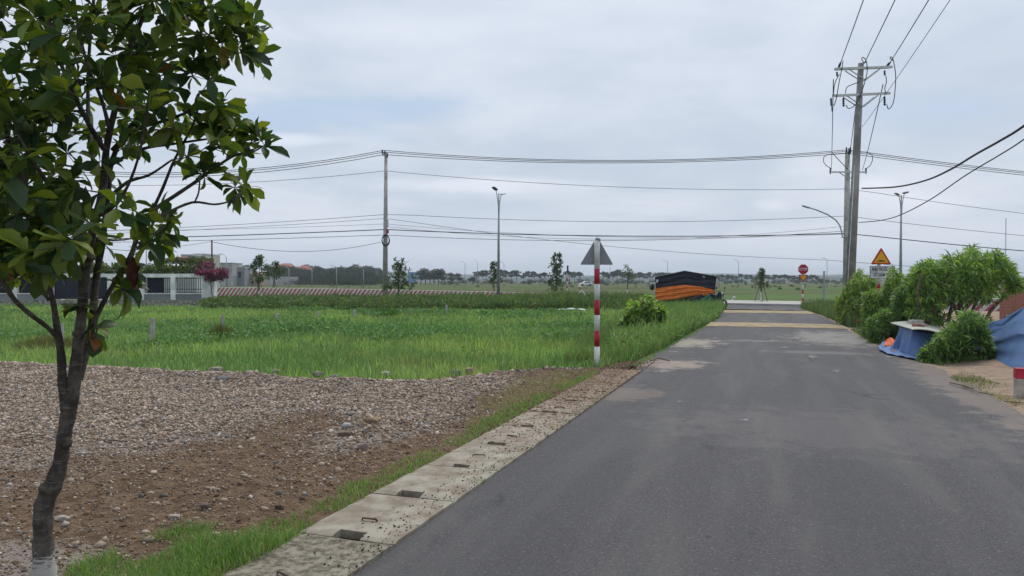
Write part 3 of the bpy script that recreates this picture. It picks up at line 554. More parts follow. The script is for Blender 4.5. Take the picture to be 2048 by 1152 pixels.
sz = (.010+.026*g.uniform(0, 1, len(x))**2.4)*(1+.5*np.exp(-((np.interp(x, bx[:, 0], bx[:, 1])-y-.22)/.3)**2))
tag(stones('coarse_gravel', x, y, padz(x, y)+sz*.2, sz, palette(PS, len(x), g, .2), g, True), 'coarse grey and brown rubble stones scattered on the gravel lot and heaped along its far rim', 'gravel', kind='stuff')
# individual rocks
def rock(px, py, wpx, hpx, col, label, seed):
    g = np.random.default_rng(seed); c = G(px, py); r_ = wpx/F*c.y/2; rz_ = hpx/F*c.y/2
    import bmesh
    bm = bmesh.new()
    for k in range(22):
        d = g.normal(0, 1, 3); d /= np.linalg.norm(d); d = np.sign(d)*np.abs(d)**.7*g.uniform(.7, 1.0); bm.verts.new((d[0]*r_, d[1]*r_*.8, d[2]*rz_))
    bmesh.ops.convex_hull(bm, input=list(bm.verts)); bmesh.ops.delete(bm, geom=[v for v in bm.verts if not v.link_faces], context='VERTS')
    bm.verts.index_update(); mb = MB(); mb.add([tuple(v.co) for v in bm.verts], [tuple(v.index for v in f.verts) for f in bm.faces]); bm.free()
    o = mb.build('rock', pm('rock_%d' % seed, col, .95, .3, 14, .8, 40, col2=tuple(c_*.6 for c_ in col))); o.rotation_euler.z = g.uniform(-.5, .5)
    o.location = (c.x, c.y, float(padz(c.x, c.y))+rz_*.5); tag(o, label, 'rock')
ROCKS = [(430, 752, 34, 16, (.33, .28, .23), 'low tan rock on the gravel rim left of the pole line'), (445, 772, 30, 14, (.19, .19, .19), 'dark grey slab-like rock just below the gravel rim'), (500, 758, 26, 12, (.30, .26, .22), 'small brown rock on the heaped gravel rim'),
         (552, 752, 22, 12, (.36, .31, .27), 'rounded pale rock sitting on the gravel rim'), (636, 759, 28, 15, (.27, .23, .20), 'brownish rock on the rim beside a darker rock'), (668, 763, 26, 12, (.20, .18, .17), 'darker rock on the gravel rim beside a brownish one'),
         (771, 759, 26, 13, (.50, .50, .46), 'pale greenish white rock at the grass edge'), (912, 756, 30, 14, (.20, .20, .21), 'grey round rock at the right end of the gravel rim'), (938, 752, 22, 15, (.34, .25, .19), 'tan brown rock at the right end of the gravel rim'),
         (692, 878, 26, 15, (.48, .47, .46), 'whitish grey broken rock in the rubble pile'), (742, 875, 34, 20, (.30, .21, .13), 'large brown rock in the middle of the rubble pile'), (755, 866, 22, 12, (.38, .27, .17), 'light ochre rock on top of the rubble pile'),
         (688, 893, 34, 15, (.20, .15, .11), 'dark brown flat rock at the left of the rubble pile'), (724, 915, 30, 18, (.28, .22, .19), 'rounded reddish brown rock at the front of the rubble pile'), (835, 803, 26, 10, (.20, .165, .14), 'flat dark rock in the gravel near the soil edge'),
         (558, 1028, 24, 16, (.15, .10, .07), 'dark brown clod above the near verge grass'), (408, 1030, 22, 16, (.17, .13, .11), 'dark stone above the grass clump near the tree'), (345, 1050, 26, 14, (.42, .36, .31), 'pale stone just above the near grass clump'), (120, 1055, 34, 18, (.42, .37, .32), 'pale flat rock on the soil beside the tree trunk'),
         (160, 928, 20, 10, (.35, .33, .31), 'small grey stone right of the tree trunk knob'), (610, 1000, 14, 10, (.5, .47, .42), 'small whitish stone near the drain slabs'), (300, 1000, 16, 9, (.45, .4, .35), 'small pale stone on bare brown soil')]
for i, q in enumerate(ROCKS): rock(*q[:4], q[4], q[5], 100+i)
# grass along the slabs
def vg(name, pts, dens, h0, pal, seed, label, wf=.0045):
    x, y, g = scatter(pts, dens, seed); x = x+0; cl_ = vnoise(x, y, 3, seed); k = cl_ > .22; x = x[k]; y = y[k]; cl_ = cl_[k]
    h = h0*(.4+.9*cl_)*g.uniform(.4, 1.2, len(x)); C = palette(pal, len(x), g, .25)
    tag(blades(name, x, y, np.full(len(x), .0)+.01, h, wf*g.uniform(.7, 1.5, len(x)), C, g, lean=.9), label, 'grass', kind='stuff')
PN = [(.19, .33, .09, 5), (.13, .24, .07, 4), (.27, .37, .13, 2), (.36, .32, .19, 1.2)]
clump = [tuple(G(*q))[:2] for q in ((120, 1175), (215, 1118), (330, 1082), (430, 1062), (520, 1058), (600, 1068), (612, 1075), (560, 1106), (480, 1152), (450, 1180), (300, 1300))]
vg('verge_grass', clump, 10000, .11, PN, 41, 'thick fresh green grass clump between tree and drain slabs', .0042)
strip1 = [tuple(RD(q, t))[:2] for q, t in ((-2.78, 3.6), (-2.78, 6), (-2.77, 9), (-2.76, 12.5), (-2.9, 12.5), (-3.02, 10), (-3.06, 8.5), (-3.0, 7), (-3.02, 6), (-3.08, 5), (-3.0, 4.3), (-3.2, 3.7))]
vg('verge_grass', strip1, 2600, .062, PN, 42, 'narrow line of fresh green grass along the outer edge of the drain slabs', .006)
strip2 = [tuple(G(*q))[:2] for q in ((930, 862), (960, 800), (1040, 765), (1120, 742), (1200, 740), (1190, 765), (1110, 790), (1040, 812), (960, 850))]
vg('verge_grass', strip2, 800, .10, [(.22, .28, .12, 3), (.33, .30, .17, 3), (.38, .31, .2, 3)], 43, 'sparse yellowing grass tufts on bare soil before the striped signpost', .006)
strip3 = [tuple(RD(q, t))[:2] for q, t in ((-2.17, 4.7), (-2.10, 5.4), (-2.13, 6.3), (-2.12, 7.5), (-2.12, 10.5), (-2.2, 10.5), (-2.2, 7.4), (-2.24, 5.6))]
vg('verge_grass', strip3, 1500, .035, [(.14, .26, .06, 3), (.25, .27, .12, 1)], 44, 'tiny green weeds between drain slabs and asphalt edge', .006)
# ------------------------------------------------------------------ drain slabs
dr = MB(); dr.box((-2.48, 4.6, -.122), (.60, 19, .2)); o = dr.build('drain_channel', pm('drain_shade_black', (.006, .006, .006), 1, .3, 8, spec=0)); o.rotation_euler.z = -RA; tag(o, kind='structure')  # shallow solid block, painted matt black to stand in for shade inside the slots
for i in range(15):
    t0 = 3.95-.915*3+.915*i; L = .90; lab = None
    if t0 > 12.2: break
    gq = random.Random(i); mb = MB(); w0, w1 = -2.79+gq.uniform(-.012, .012), -2.12
    nx, ny = 14, 18
    def top(u, v):
        xx = w0+(w1-w0)*u; yy = t0+L*v
        ed = min(u*.66, v*L, (1-v)*L); z = .030-.012*max(0, 1-ed/.03)+.004*(vnoise(xx, yy, 9, 3)-.5)
        xx += (.018*(vnoise(yy, i, 7, 5)-.5) if u == 0 else 0); yy += (.014*(vnoise(xx, i, 9, 6)-.5) if v in (0, 1) else 0)
        return (xx, yy, z)
    V = [top(a/nx, b/ny) for b in range(ny+1) for a in range(nx+1)]; idx = lambda a, b: b*(nx+1)+a
    notch = lambda a, b: (b <= (1 if i in (3, 4) else 0) and 4+i % 2 <= a <= (8 if i == 3 else 7)) and i < 10          # lifting slot in the near edge
    # the slot sits in the near edge
    F_ = [(idx(a, b), idx(a+1, b), idx(a+1, b+1), idx(a, b+1)) for b in range(ny) for a in range(nx) if not notch(a, b)]
    nb = len(V); V += [(p[0], p[1], -.05) for p in V]; edges = {}
    for f in F_:
        for k in range(4):
            e = (f[k], f[(k+1) % 4]); edges[e] = 1
    for e in list(edges):
        if (e[1], e[0]) not in edges: F_.append((e[1], e[0], e[0]+nb, e[1]+nb))
    mb.add(V, F_); rt_ = empty('drain_slab', (0, 0, 0), -RA)
    lb = 'rough speckled drain cover slab nearest the camera' if t0 < 3.5 else None
    ordn = ['partly hidden nearest', 'rough speckled', 'plain pale', 'crumb strewn', 'crumb strewn', 'fourth', 'fifth', 'sixth', 'seventh']
    words = {1: 'rough speckled concrete drain slab at the bottom edge of the photo', 2: 'rough mottled concrete drain slab just before the widest dark slot', 3: 'clean pale concrete drain slab behind the widest dark slot', 4: 'concrete drain slab with asphalt crumbs on its right corner, next behind the clean pale one',
             5: 'concrete drain slab with black crumbs, second behind the clean pale one', 6: 'concrete drain slab third behind the clean pale one', 7: 'concrete drain slab strewn with dry twigs, fourth behind the clean pale one', 8: 'soil dusted drain slab, fifth behind the clean pale one', 9: 'soil covered drain slab near the yellowing tufts', 10: 'drain slab almost buried in brown soil short of the signpost', 11: 'farthest drain slab, beside the striped signpost', 12: 'drain slab beyond the striped signpost'}
    tag(rt_, words.get(i, 'concrete drain slab below the photo edge, nearest the camera'), 'drain cover', 'concrete drain cover slabs along the left road edge')
    mb.build('slab', M_slabr if i <= 2 else M_slab, rt_)
    if i % 3 == 1 and i > 3 or i > 8: continue
    hd = MB(); c0 = Vector((-2.47+gq.uniform(-.04, .04), t0+.30+gq.uniform(-.05, .08), .034)); a_ = gq.uniform(-.5, .3)
    pts = [c0+Vector((math.cos(a_)*q, math.sin(a_)*q, h_)) for q, h_ in ((-.055, 0), (-.05, .012), (.05, .014), (.06, 0))]; hd.tube(pts, .006, 6); hd.build('lifting_handle', M_iron, rt_)
# asphalt crumbs on the slabs
g = np.random.default_rng(51); n = 900; t = g.uniform(3.5, 12, n); d_ = np.abs(g.normal(0, .16, n)); s_ = -2.13-d_*np.where((t > 6) & (t < 8), 1.7, 1.0); k = s_ > -2.78; t = t[k]; s_ = s_[k]
q = PV.x*s_+DV.x*t; r2 = PV.y*s_+DV.y*t; sz = g.uniform(.003, .009, len(t))
tag(stones('asphalt_crumbs', q, r2, np.full(len(t), .034), sz, np.tile([.022, .022, .025], (len(t), 1)), g), 'black asphalt crumbs spilled from the road edge over the slabs', 'crumbs', kind='stuff')
g = np.random.default_rng(52); n = 6500; t = g.uniform(6.5, 14.5, n); s_ = np.clip(g.normal(-2.62, .28, n), -3.4, -2.12); k = g.uniform(0, 1, n) < np.clip((t-6.5)/3.5, .08, 1); t = t[k]; s_ = s_[k]
tag(stones('soil_crumbs', PV.x*s_+DV.x*t, PV.y*s_+DV.y*t, np.full(len(t), .03), g.uniform(.004, .018, len(t)), palette([(.19, .12, .075, 3), (.14, .09, .06, 3), (.30, .23, .17, 2), (.24, .14, .08, 1)], len(t), g), g), 'brown soil crumbs and litter covering the far drain slabs', 'soil', kind='stuff')
# dry sticks
def stick(pts, r_, label, col=(.2, .14, .1)):
    mb = MB(); mb.tube(pts, r_, 6); tag(mb.build('dry_stick', pm('stick', col, .9, .3, 20)), label, 'stick')
stick([G(1900, 765, .04), G(1932, 772, .06), G(1948, 778, .05)], .012, 'thick dry stick lying on the right asphalt edge')
stick([G(1925, 772, .03), G(1960, 785, .05), G(1990, 790, .03)], .008, 'thin dry twig on the sandy verge beside the thick stick')
stick([G(410, 976, .05), G(438, 980, .06)], .009, 'pale broken stick on the brown soil', (.45, .36, .28))
stick([G(1300, 722, .04), G(1318, 716, .1), G(1340, 722, .05)], .014, 'dark bent root on the left asphalt edge near the bush')
stick([G(1285, 712, .04), G(1308, 722, .07), G(1330, 718, .04)], .01, 'thin dark twig crossing the bent root on the left road edge')
stick([G(2010, 803, .04), G(2048, 806, .05)], .007, 'short dark twig close to the red topped bollard')
# ================================================================== FOREGROUND TREE
def rp(lst): return [P(a, b, D) for a, b, D, r_ in lst], [r_/F*D for a, b, D, r_ in lst]
D0 = 3.4
FT = [
 [(84, 1330, D0, 38), (85, 1200, D0, 30), (84, 1120, D0, 23), (83, 1060, D0, 20), (86, 1010, D0, 21), (106, 965, D0, 20), (120, 920, D0, 15.5), (127, 870, D0, 15.5), (137, 820, D0, 17), (146, 770, D0, 15), (152, 720, D0, 12.5), (158, 670, D0, 11.5), (164, 620, D0, 11), (169, 560, D0-.02, 11), (178, 500, D0-.05, 9.5), (192, 440, D0-.05, 8.8), (208, 370, D0, 8.2), (214, 300, D0+.05, 7.5), (228, 235, D0+.05, 6.6), (246, 165, D0+.1, 5.6), (262, 100, D0+.1, 5), (290, 30, D0+.15, 5), (310, -60, D0+.2, 4), (330, -160, D0+.2, 3), (335, -260, D0+.2, 2)],
 [(134, 840, D0, 13), (124, 770, D0-.02, 10), (122, 715, D0-.03, 9), (115, 665, D0-.05, 8), (107, 610, D0-.08, 6), (98, 570, D0-.1, 5.5), (92, 530, D0-.12, 5), (78, 470, D0-.15, 6), (60, 400, D0-.2, 5), (30, 320, D0-.25, 4), (10, 240, D0-.3, 3)],
 [(118, 680, D0-.04, 6), (95, 655, D0-.1, 5), (62, 630, D0-.2, 5.4), (32, 603, D0-.3, 5.6), (10, 572, D0-.35, 5.6), (-15, 535, D0-.4, 7), (-60, 450, D0-.5, 5), (-110, 330, D0-.5, 4), (-140, 200, D0-.5, 3)],
 [(98, 600, D0-.1, 4), (75, 570, D0-.1, 3.4), (62, 530, D0-.1, 3), (50, 480, D0-.05, 2.5)],
 [(156, 760, D0+.03, 9), (172, 700, D0+.08, 9), (184, 645, D0+.1, 8.5), (192, 560, D0+.12, 8), (206, 480, D0+.14, 7), (216, 400, D0+.14, 6), (226, 320, D0+.18, 5.5), (262, 255, D0+.2, 5), (320, 195, D0+.25, 6), (372, 150, D0+.3, 5), (430, 95, D0+.3, 4), (470, 50, D0+.3, 3), (492, 15, D0+.3, 2)],
 [(184, 650, D0+.05, 6), (205, 608, D0+.02, 5.5), (225, 572, D0, 5.4), (245, 540, D0-.02, 6), (262, 512, D0-.05, 6), (275, 475, D0-.06, 5), (290, 448, D0-.06, 4.4), (330, 428, D0-.08, 3.4), (385, 405, D0-.1, 3), (430, 409, D0-.12, 2.4), (465, 401, D0-.12, 2), (482, 388, D0-.12, 1.5)],
 [(286, 452, D0-.05, 5), (312, 418, D0, 5), (350, 392, D0, 4.4), (395, 362, D0+.02, 4), (435, 333, D0+.02, 3.4), (470, 312, D0+.02, 2.6), (505, 305, D0+.02, 2), (528, 292, D0+.02, 1.6)],
 [(390, 404, D0-.1, 2), (398, 385, D0-.1, 2), (401, 350, D0-.1, 1.7)],
 [(300, 432, D0, 4), (325, 380, D0+.05, 3.6), (350, 320, D0+.05, 3), (385, 255, D0+.1, 2.6), (400, 210, D0+.1, 2)],
 [(184, 520, D0-.05, 8), (165, 490, D0-.1, 7), (140, 440, D0-.15, 6), (105, 380, D0-.2, 5), (60, 310, D0-.3, 4), (25, 250, D0-.35, 3), (-20, 190, D0-.4, 2)],
 [(170, 560, D0-.05, 4), (152, 530, D0-.1, 4), (130, 490, D0-.2, 4), (95, 455, D0-.3, 3), (50, 430, D0-.35, 3), (0, 400, D0-.4, 2.4)],
 [(210, 300, D0, 6), (180, 250, D0-.05, 5.5), (150, 190, D0-.1, 5), (125, 130, D0-.12, 4.4), (105, 60, D0-.15, 4), (95, 0, D0-.15, 3), (80, -90, D0-.2, 2)],
 [(222, 265, D0+.05, 5), (205, 200, D0, 4), (180, 140, D0, 4), (160, 60, D0, 3), (150, -20, D0, 2.4)],
 [(212, 350, D0, 6), (190, 330, D0+.2, 5), (180, 260, D0+.35, 5), (178, 180, D0+.45, 4), (182, 90, D0+.5, 3.4), (190, 0, D0+.55, 3)],
 [(224, 330, D0+.1, 4), (280, 300, D0+.1, 3.6), (350, 288, D0+.1, 3), (420, 278, D0+.05, 2.4), (465, 272, D0+.05, 1.8)],
 [(226, 300, D0+.1, 5), (270, 262, D0+.05, 4), (330, 242, D0, 3.6), (380, 222, D0-.02, 3), (400, 190, D0-.02, 2)],
 [(216, 400, D0, 5), (255, 365, D0-.1, 4), (300, 350, D0-.15, 3), (345, 320, D0-.2, 2)],
 [(205, 430, D0-.05, 5), (240, 400, D0-.3, 4), (270, 340, D0-.5, 3), (290, 260, D0-.6, 3), (300, 180, D0-.7, 2)],
 [(262, 120, D0+.1, 5), (310, 75, D0, 4), (370, 40, D0-.1, 3), (420, -10, D0-.1, 2)],
 [(195, 480, D0, 5), (150, 460, D0+.3, 4), (100, 400, D0+.5, 4), (60, 300, D0+.7, 3), (40, 200, D0+.8, 2)],
 [(152, 690, D0, 3), (185, 648, D0-.08, 2), (193, 660, D0-.1, 1.6)],
 [(196, 700, D0+.0, 3), (172, 690, D0-.06, 2.4), (188, 672, D0-.1, 2), (196, 655, D0-.12, 1.4)],
]
CM = [(-330, 420), (-200, 520), (-60, 545), (20, 535), (90, 555), (140, 560), (215, 600), (262, 575), (262, 530), (318, 500), (330, 480), (285, 440), (270, 415), (300, 375), (330, 325), (430, 305), (470, 290), (440, 255), (440, 215), (395, 182), (360, 160), (455, 120), (500, 110), (500, 30), (470, -60), (420, -200), (300, -380), (100, -450), (-140, -380), (-300, -200), (-400, 60), (-400, 300)]
g = np.random.default_rng(61); tips = []
while len(tips) < 800:
    px, py = g.uniform(-400, 520), g.uniform(-450, 610)
    if not inpoly(np.array([px]), np.array([py]), CM)[0]: continue
    if 230 < px < 420 and 300 < py < 480 and g.uniform() < .55: continue          # airy centre right
    if 90 < px < 210 and 200 < py < 430 and g.uniform() < .5: continue
    if px > 330 and 150 < py < 300 and g.uniform() < .35: continue
    if py > 500 and px > 120 and g.uniform() < .8: continue
    if 150 < px < 260 and 380 < py < 560 and g.uniform() < .35: continue
    e = min(1, max(.25, (520-px)/300)); Dd = D0+g.normal(0, .42)*e; Dd = min(max(Dd, 2.45), 4.5)
    tips.append(np.array(P(px, py, Dd)))
for q in range(75):
    px, py = g.uniform(-60, 125), g.uniform(400, 548); tips.append(np.array(P(px, py, D0+g.normal(-.1, .3))))
for px, py in ((480, 388), (470, 375), (492, 372), (401, 345), (410, 350), (400, 338), (530, 290), (522, 280), (505, 270), (498, 292), (470, 262), (458, 228), (466, 250), (440, 216), (448, 205), (500, 40), (510, 55), (485, 22), (505, 90), (515, 118), (492, 105), (420, 160), (385, 150), (300, 445), (318, 485), (330, 465), (340, 440), (322, 425), (485, 305), (440, 290), (430, 250), (395, 225), (372, 210), (350, 255), (262, 545), (245, 575), (160, 610), (196, 655), (182, 660)):
    tips.append(np.array(P(px, py, D0+g.normal(0, .05))))
ft = empty('tree', P(84, 1257, D0), 0, 'young broad-leaved tree with dark leaves, forked grey trunk and whitewashed foot, nearest the camera', 'tree')
base_l = Vector(ft.location)
mains = [([p-base_l for p in rp(l)[0]], [q*.86 for q in rp(l)[1]]) for l in FT]
M_bark_world = M_bark
PT = [(.075, .125, .024, 6), (.15, .21, .03, 5), (.04, .085, .03, 4), (.24, .29, .045, 2.2), (.20, .15, .025, .22), (.22, .08, .02, .12), (.06, .10, .05, 2)]
o1, o2, _ = grow('trunk', 'crown', mains, np.array(tips)-np.array(base_l), ft, np.random.default_rng(62), LEAF_OV, (.053, .125), 8, PT, M_bark, M_leaf, twig=(.0045, .0016), n_side=12, along=1.6, droop=.25)
# knobs on the trunk
kb = MB()
for px, py, r_ in ((130, 886, 17), (88, 978, 18), (70, 1080, 10), (150, 668, 9), (128, 818, 9), (150, 708, 7)):
    kb = MB(); c = P(px, py, D0-.02)-base_l; rr = r_/F*D0*.72; kb.tube([c+Vector((0, 0, -rr)), c+Vector((0, 0, -rr*.6)), c, c+Vector((0, 0, rr*.6)), c+Vector((0, 0, rr))], [rr*.2, rr*.8, rr, rr*.75, rr*.2], 9); kb.build("knot", M_bark, ft, smooth=True)

# dead curled leaf hanging by its stalk
dl = empty('dead_leaf', P(268, 548, D0-.1), 0, 'curled brown dead leaf dangling below the near tree crown', 'leaf')
mb = MB(); mb.grid(lambda u, v: ((u-.5)*.06*math.sin(math.pi*min(1, v*1.02+.02))**.8+.004*math.sin(v*9), .022*math.cos((u-.5)*4)+.006*math.sin(v*12+u*5), .075-.145*v), 6, 10); mb.build('blade', pm('dead_leaf', (.12, .04, .02), .7, .5, 30), dl, True)
mb = MB(); mb.tube([(-.005, .02, .07), (0, .02, .1), (-.02, 0, .125)], .0015, 5); mb.build('stalk', M_iron, dl)
# ================================================================== POLES & WIRES
def catpts(a, b, sag, n=14): return [a.lerp(b, i/n)-Vector((0, 0, 4*sag*(i/n)*(1-i/n))) for i in range(n+1)]
def wire(pts, r_, label, group=None, name='overhead_wire', mat=None):
    mb = MB(); mb.tube(pts, r_, 5); o = mb.build(name, mat or M_wire, smooth=True); tag(o, label, 'wire', group); return o
def wirepx(segs, r_, label, group=None, D=60, **k):
    """segs: list of ((px,py),(px,py),sag_px)"""
    pts = []
    for (a, b, s_) in segs:
        A = P(a[0], a[1], a[2] if len(a) > 2 else D); B = P(b[0], b[1], b[2] if len(b) > 2 else D); Dm = (A.y+B.y)/2
        q = catpts(A, B, s_/F*Dm, 16); pts += q if not pts else q[1:]
    return wire(pts, r_, label, group, **k)
# near pole
def arm(mb, c, half, dz=0, y=0, th=.05, hh=.075): mb.box(c, (2*half, th, hh), 0)
nb = P(1697, 668, 31); nb.z = 0
NP = empty('utility_pole', nb, 0, 'tall near concrete utility pole with two steel crossarms, right of the road', 'utility pole')
topw = P(1720, 128, 31)-Vector(nb); 
mb = MB(); mb.tube([(0, 0, -.1), (topw.x*.5, topw.y*.5, topw.z*.5), tuple(topw)], [.205, .165, .115], 20); mb.build('shaft', M_poled, NP, True)
mb = MB(); mb.tube([(-.17, -.12, 0), (-.115+topw.x*.6, -.125, topw.z*.6)], .018, 6); mb.build('earth_conduit', M_white, NP, True)
Dn = 31
def lp(px, py, D=31): return P(px, py, D)-Vector(nb)
def crossarm(y1, y2, xl, xr, yv, parent, D=31):
    for k, (dy, off) in enumerate(((-.14, 0), (.14, 0))):
        a = lp(xl+(0 if k == 0 else 3), y1+(0 if k == 0 else -3), D); b = lp(xr, y2+(0 if k == 0 else -3), D); a.y += dy; b.y += dy
        m2 = MB(); d_ = (b-a); c = (a+b)/2; rot = Matrix.Rotation(-math.atan2(d_.z, d_.x), 3, 'Y'); m2.box(c, (d_.length, .06, .095), rot=rot); m2.build('crossarm', M_steel, parent)
        for sgn in (-1, 1):
            xe = (xl+xr)/2+sgn*(xr-xl)*.28; m3 = MB(); m3.tube([tuple(lp(xe, (y1+y2)/2+2, D)+Vector((0, dy*1.05, 0))), tuple(lp((xl+xr)/2+3, yv, D)+Vector((0, dy*1.05, 0)))], .026, 4); m3.build('brace', M_steel, parent)
crossarm(141, 137, 1667, 1779, 163, NP); crossarm(194, 189, 1663, 1775, 216, NP)
def insul(px, y0, y1, D=31, r_=.055, parent=NP, y=0):
    n_ = 9; m2 = MB(); pts = []; rr = []
    for i in range(n_): pts.append(tuple(lp(px+(.8*(i/n_)), y0+(y1-y0)*i/(n_-1), D)+Vector((0, y, 0)))); rr.append(r_ if i % 2 else r_*.45)
    m2.tube(pts, rr, 10); m2.build('insulator', M_dark, parent, True)
insul(1660.5, 197, 212); insul(1662, 212, 224, r_=.03); insul(1685, 197, 214); insul(1767, 194, 212)
insul(1672, 145, 154, r_=.05); insul(1767, 142, 152, r_=.05)
for a, b in (((1675, 138), (1680, 125)), ((1720, 134), (1726, 127)), ((1771, 134), (1779, 125))):
    m2 = MB(); m2.tube([tuple(lp(*a)), tuple(lp((a[0]+b[0])/2, (a[1]+b[1])/2)), tuple(lp(*b))], [.035, .055, .03], 8); m2.build('insulator', M_dark, NP, True)
def jump(pts, r_=.018, D=31, label=None, parent=NP):
    V = [lp(x_, y_, D) for x_, y_ in pts]; out = []
    for i in range(len(V)-1):
        p0, p1, p2, p3 = V[max(i-1, 0)], V[i], V[i+1], V[min(i+2, len(V)-1)]
        for k in range(5):
            u = k/5; out.append(.5*((2*p1)+(p2-p0)*u+(2*p0-5*p1+4*p2-p3)*u*u+(3*p1-p0-3*p2+p3)*u**3))
    out.append(V[-1]); m2 = MB(); m2.tube([tuple(p-Vector((0, .2, 0))) for p in out], r_, 5); m2.build('jumper_cable', M_wire, parent, True)
jump([(1726, 127), (1722, 130), (1717, 122), (1720, 119), (1726, 126), (1728, 145), (1724, 165), (1716, 190), (1705, 212), (1692, 220), (1686, 213)])
jump([(1779, 125), (1774, 122), (1774, 118), (1779, 123), (1784, 150), (1784, 175), (1780, 208), (1771, 221), (1767, 212)])
jump([(1680, 125), (1677, 145), (1672, 170), (1667, 200), (1662, 215)]); jump([(1714, 167), (1700, 172), (1688, 178), (1685, 190)]); jump([(1673, 152), (1664, 170), (1661, 195)])
jump([(1765, 155), (1766, 168), (1763, 180), (1765, 190)])
for x0, y0, nm in ((1680, 125, 'left'), (1727, 127, 'middle'), (1779, 125, 'right')):
    a = P(x0, y0, 31); b = a-DV*44; b.z -= .15; wire(catpts(a, b, .35), .017, nm+' conductor of the three thick lines rising from the near pole to the top edge', 'three conductors overhead along the road')
a = P(1723, 255, 31); b = a-DV*40; b.x += 1.0; b.z += 1.2; wire(catpts(a, b, .3), .009, 'thin single wire rising from the side of the near pole to the top edge')
# far pole D=60
def fp(px, py, D=60): return P(px, py, D)
fb = fp(1692, 601); fb.z = 0
FPO = empty('utility_pole', fb, 0, 'slimmer pale concrete pole standing right behind the near utility pole', 'utility pole')
mb = MB(); tz = fp(1694, 305)-Vector(fb); mb.tube([(0, 0, -.1), tuple(tz)], [.27, .19], 16); mb.build('shaft', M_pole, FPO, True)
m2 = MB(); m2.box(tuple(fp(1693, 345.5)-Vector(fb)+Vector((0, -.28, 0))), (72/F*60, .08, .11)); m2.build('crossarm', M_steel, FPO)
for s_ in (-1, 1):
    m2 = MB(); m2.tube([tuple(fp(1693+s_*18, 347)-Vector(fb)+Vector((0, -.3, 0))), tuple(fp(1694, 359)-Vector(fb)+Vector((0, -.3, 0)))], .04, 4); m2.build('brace', M_steel, FPO)
for px, py in ((1689, 300), (1697, 300), (1657, 341), (1728, 341), (1694, 302)):
    m2 = MB(); c = fp(px, py)-Vector(fb); m2.tube([(c.x, c.y-.25, c.z-.35), (c.x, c.y-.25, c.z-.1), (c.x, c.y-.25, c.z), (c.x, c.y-.25, c.z+.15)], [.03, .08, .05, .07], 8); m2.build('insulator', M_dark, FPO, True)
def jumpf(pts, r_=.03):
    V = [fp(*p)-Vector(fb)-Vector((0, .35, 0)) for p in pts]; m2 = MB(); m2.tube([tuple(v) for v in V], r_, 5); m2.build('jumper_cable', M_wire, FPO, True)
jumpf([(1692, 308), (1675, 309), (1650, 311), (1643, 316), (1642, 325), (1648, 333), (1657, 338)]); jumpf([(1660, 308), (1675, 324), (1690, 340)]); jumpf([(1700, 306), (1730, 306), (1739, 312), (1740, 322), (1735, 333), (1725, 341)])
# bracket street light on the far pole
sl_ = empty('street_light', fp(1690, 476), 0, 'slim curved bracket street light fixed to the pole behind the near pole', 'street light')
pts = [fp(*q)-sl_.location-Vector((0, .3, 0)) for q in ((1692, 476), (1681, 475), (1680, 466), (1676, 452), (1668, 441), (1652, 430), (1630, 421), (1614, 416))]
m2 = MB(); m2.tube([tuple(p) for p in pts], .055, 8); m2.build('arm', M_galv, sl_, True)
c = fp(1608, 414.5)-sl_.location-Vector((0, .3, 0)); m2 = MB(); m2.box(tuple(c), (.58, .26, .11), rot=Matrix.Rotation(R(18), 3, 'Y')); m2.build('lamp_head', M_galv, sl_, bevel=.03)
# left pole
lb_ = fp(770, 601, 60); lb_.z = 0
LP_ = empty('utility_pole', lb_, 0, 'pale concrete utility pole rising from the weed bank left of centre', 'utility pole')
tz = fp(772.5, 307)-Vector(lb_); mb = MB(); mb.tube([(0, 0, -.1), tuple(tz)], [.225, .125], 16); mb.build('shaft', M_pole, LP_, True)
m2 = MB(); m2.box(tuple(fp(771, 309)-Vector(lb_)+Vector((0, -.2, 0))), (.42, .08, .3)); m2.build('bracket', M_galv, LP_)
for px, py, q in ((766, 303, 8), (771, 305, 6), (776, 310, 7)):
    c = fp(px, py)-Vector(lb_); m2 = MB(); m2.tube([(c.x, c.y-.2, c.z-.28), (c.x, c.y-.2, c.z-.1), (c.x, c.y-.2, c.z+.08)], [.03, .07, .05], 8); m2.build('insulator', M_dark, LP_, True)
cr = MB()
for k in range(3):
    cc = fp(773, 482)-Vector(lb_)+Vector((0, -.32-.03*k, .03*k)); cr.tube([(cc.x+.31*math.cos(a_)*(1-.04*k), cc.y, cc.z+.42*math.sin(a_)) for a_ in np.linspace(0, 2*math.pi, 25)], .035, 6)
cr.build('cable_coil', M_black, LP_, True)
m2 = MB(); m2.box(tuple(fp(776.5, 463)-Vector(lb_)+Vector((.0, -.2, 0))), (.16, .2, .34)); m2.build('splice_box', M_red, LP_, bevel=.03)
for q in (442, 447, 452): m2 = MB(); m2.box(tuple(fp(776, q)-Vector(lb_)+Vector((.03, -.2, 0))), (.10, .1, .13)); m2.build('clamp', M_galv, LP_)
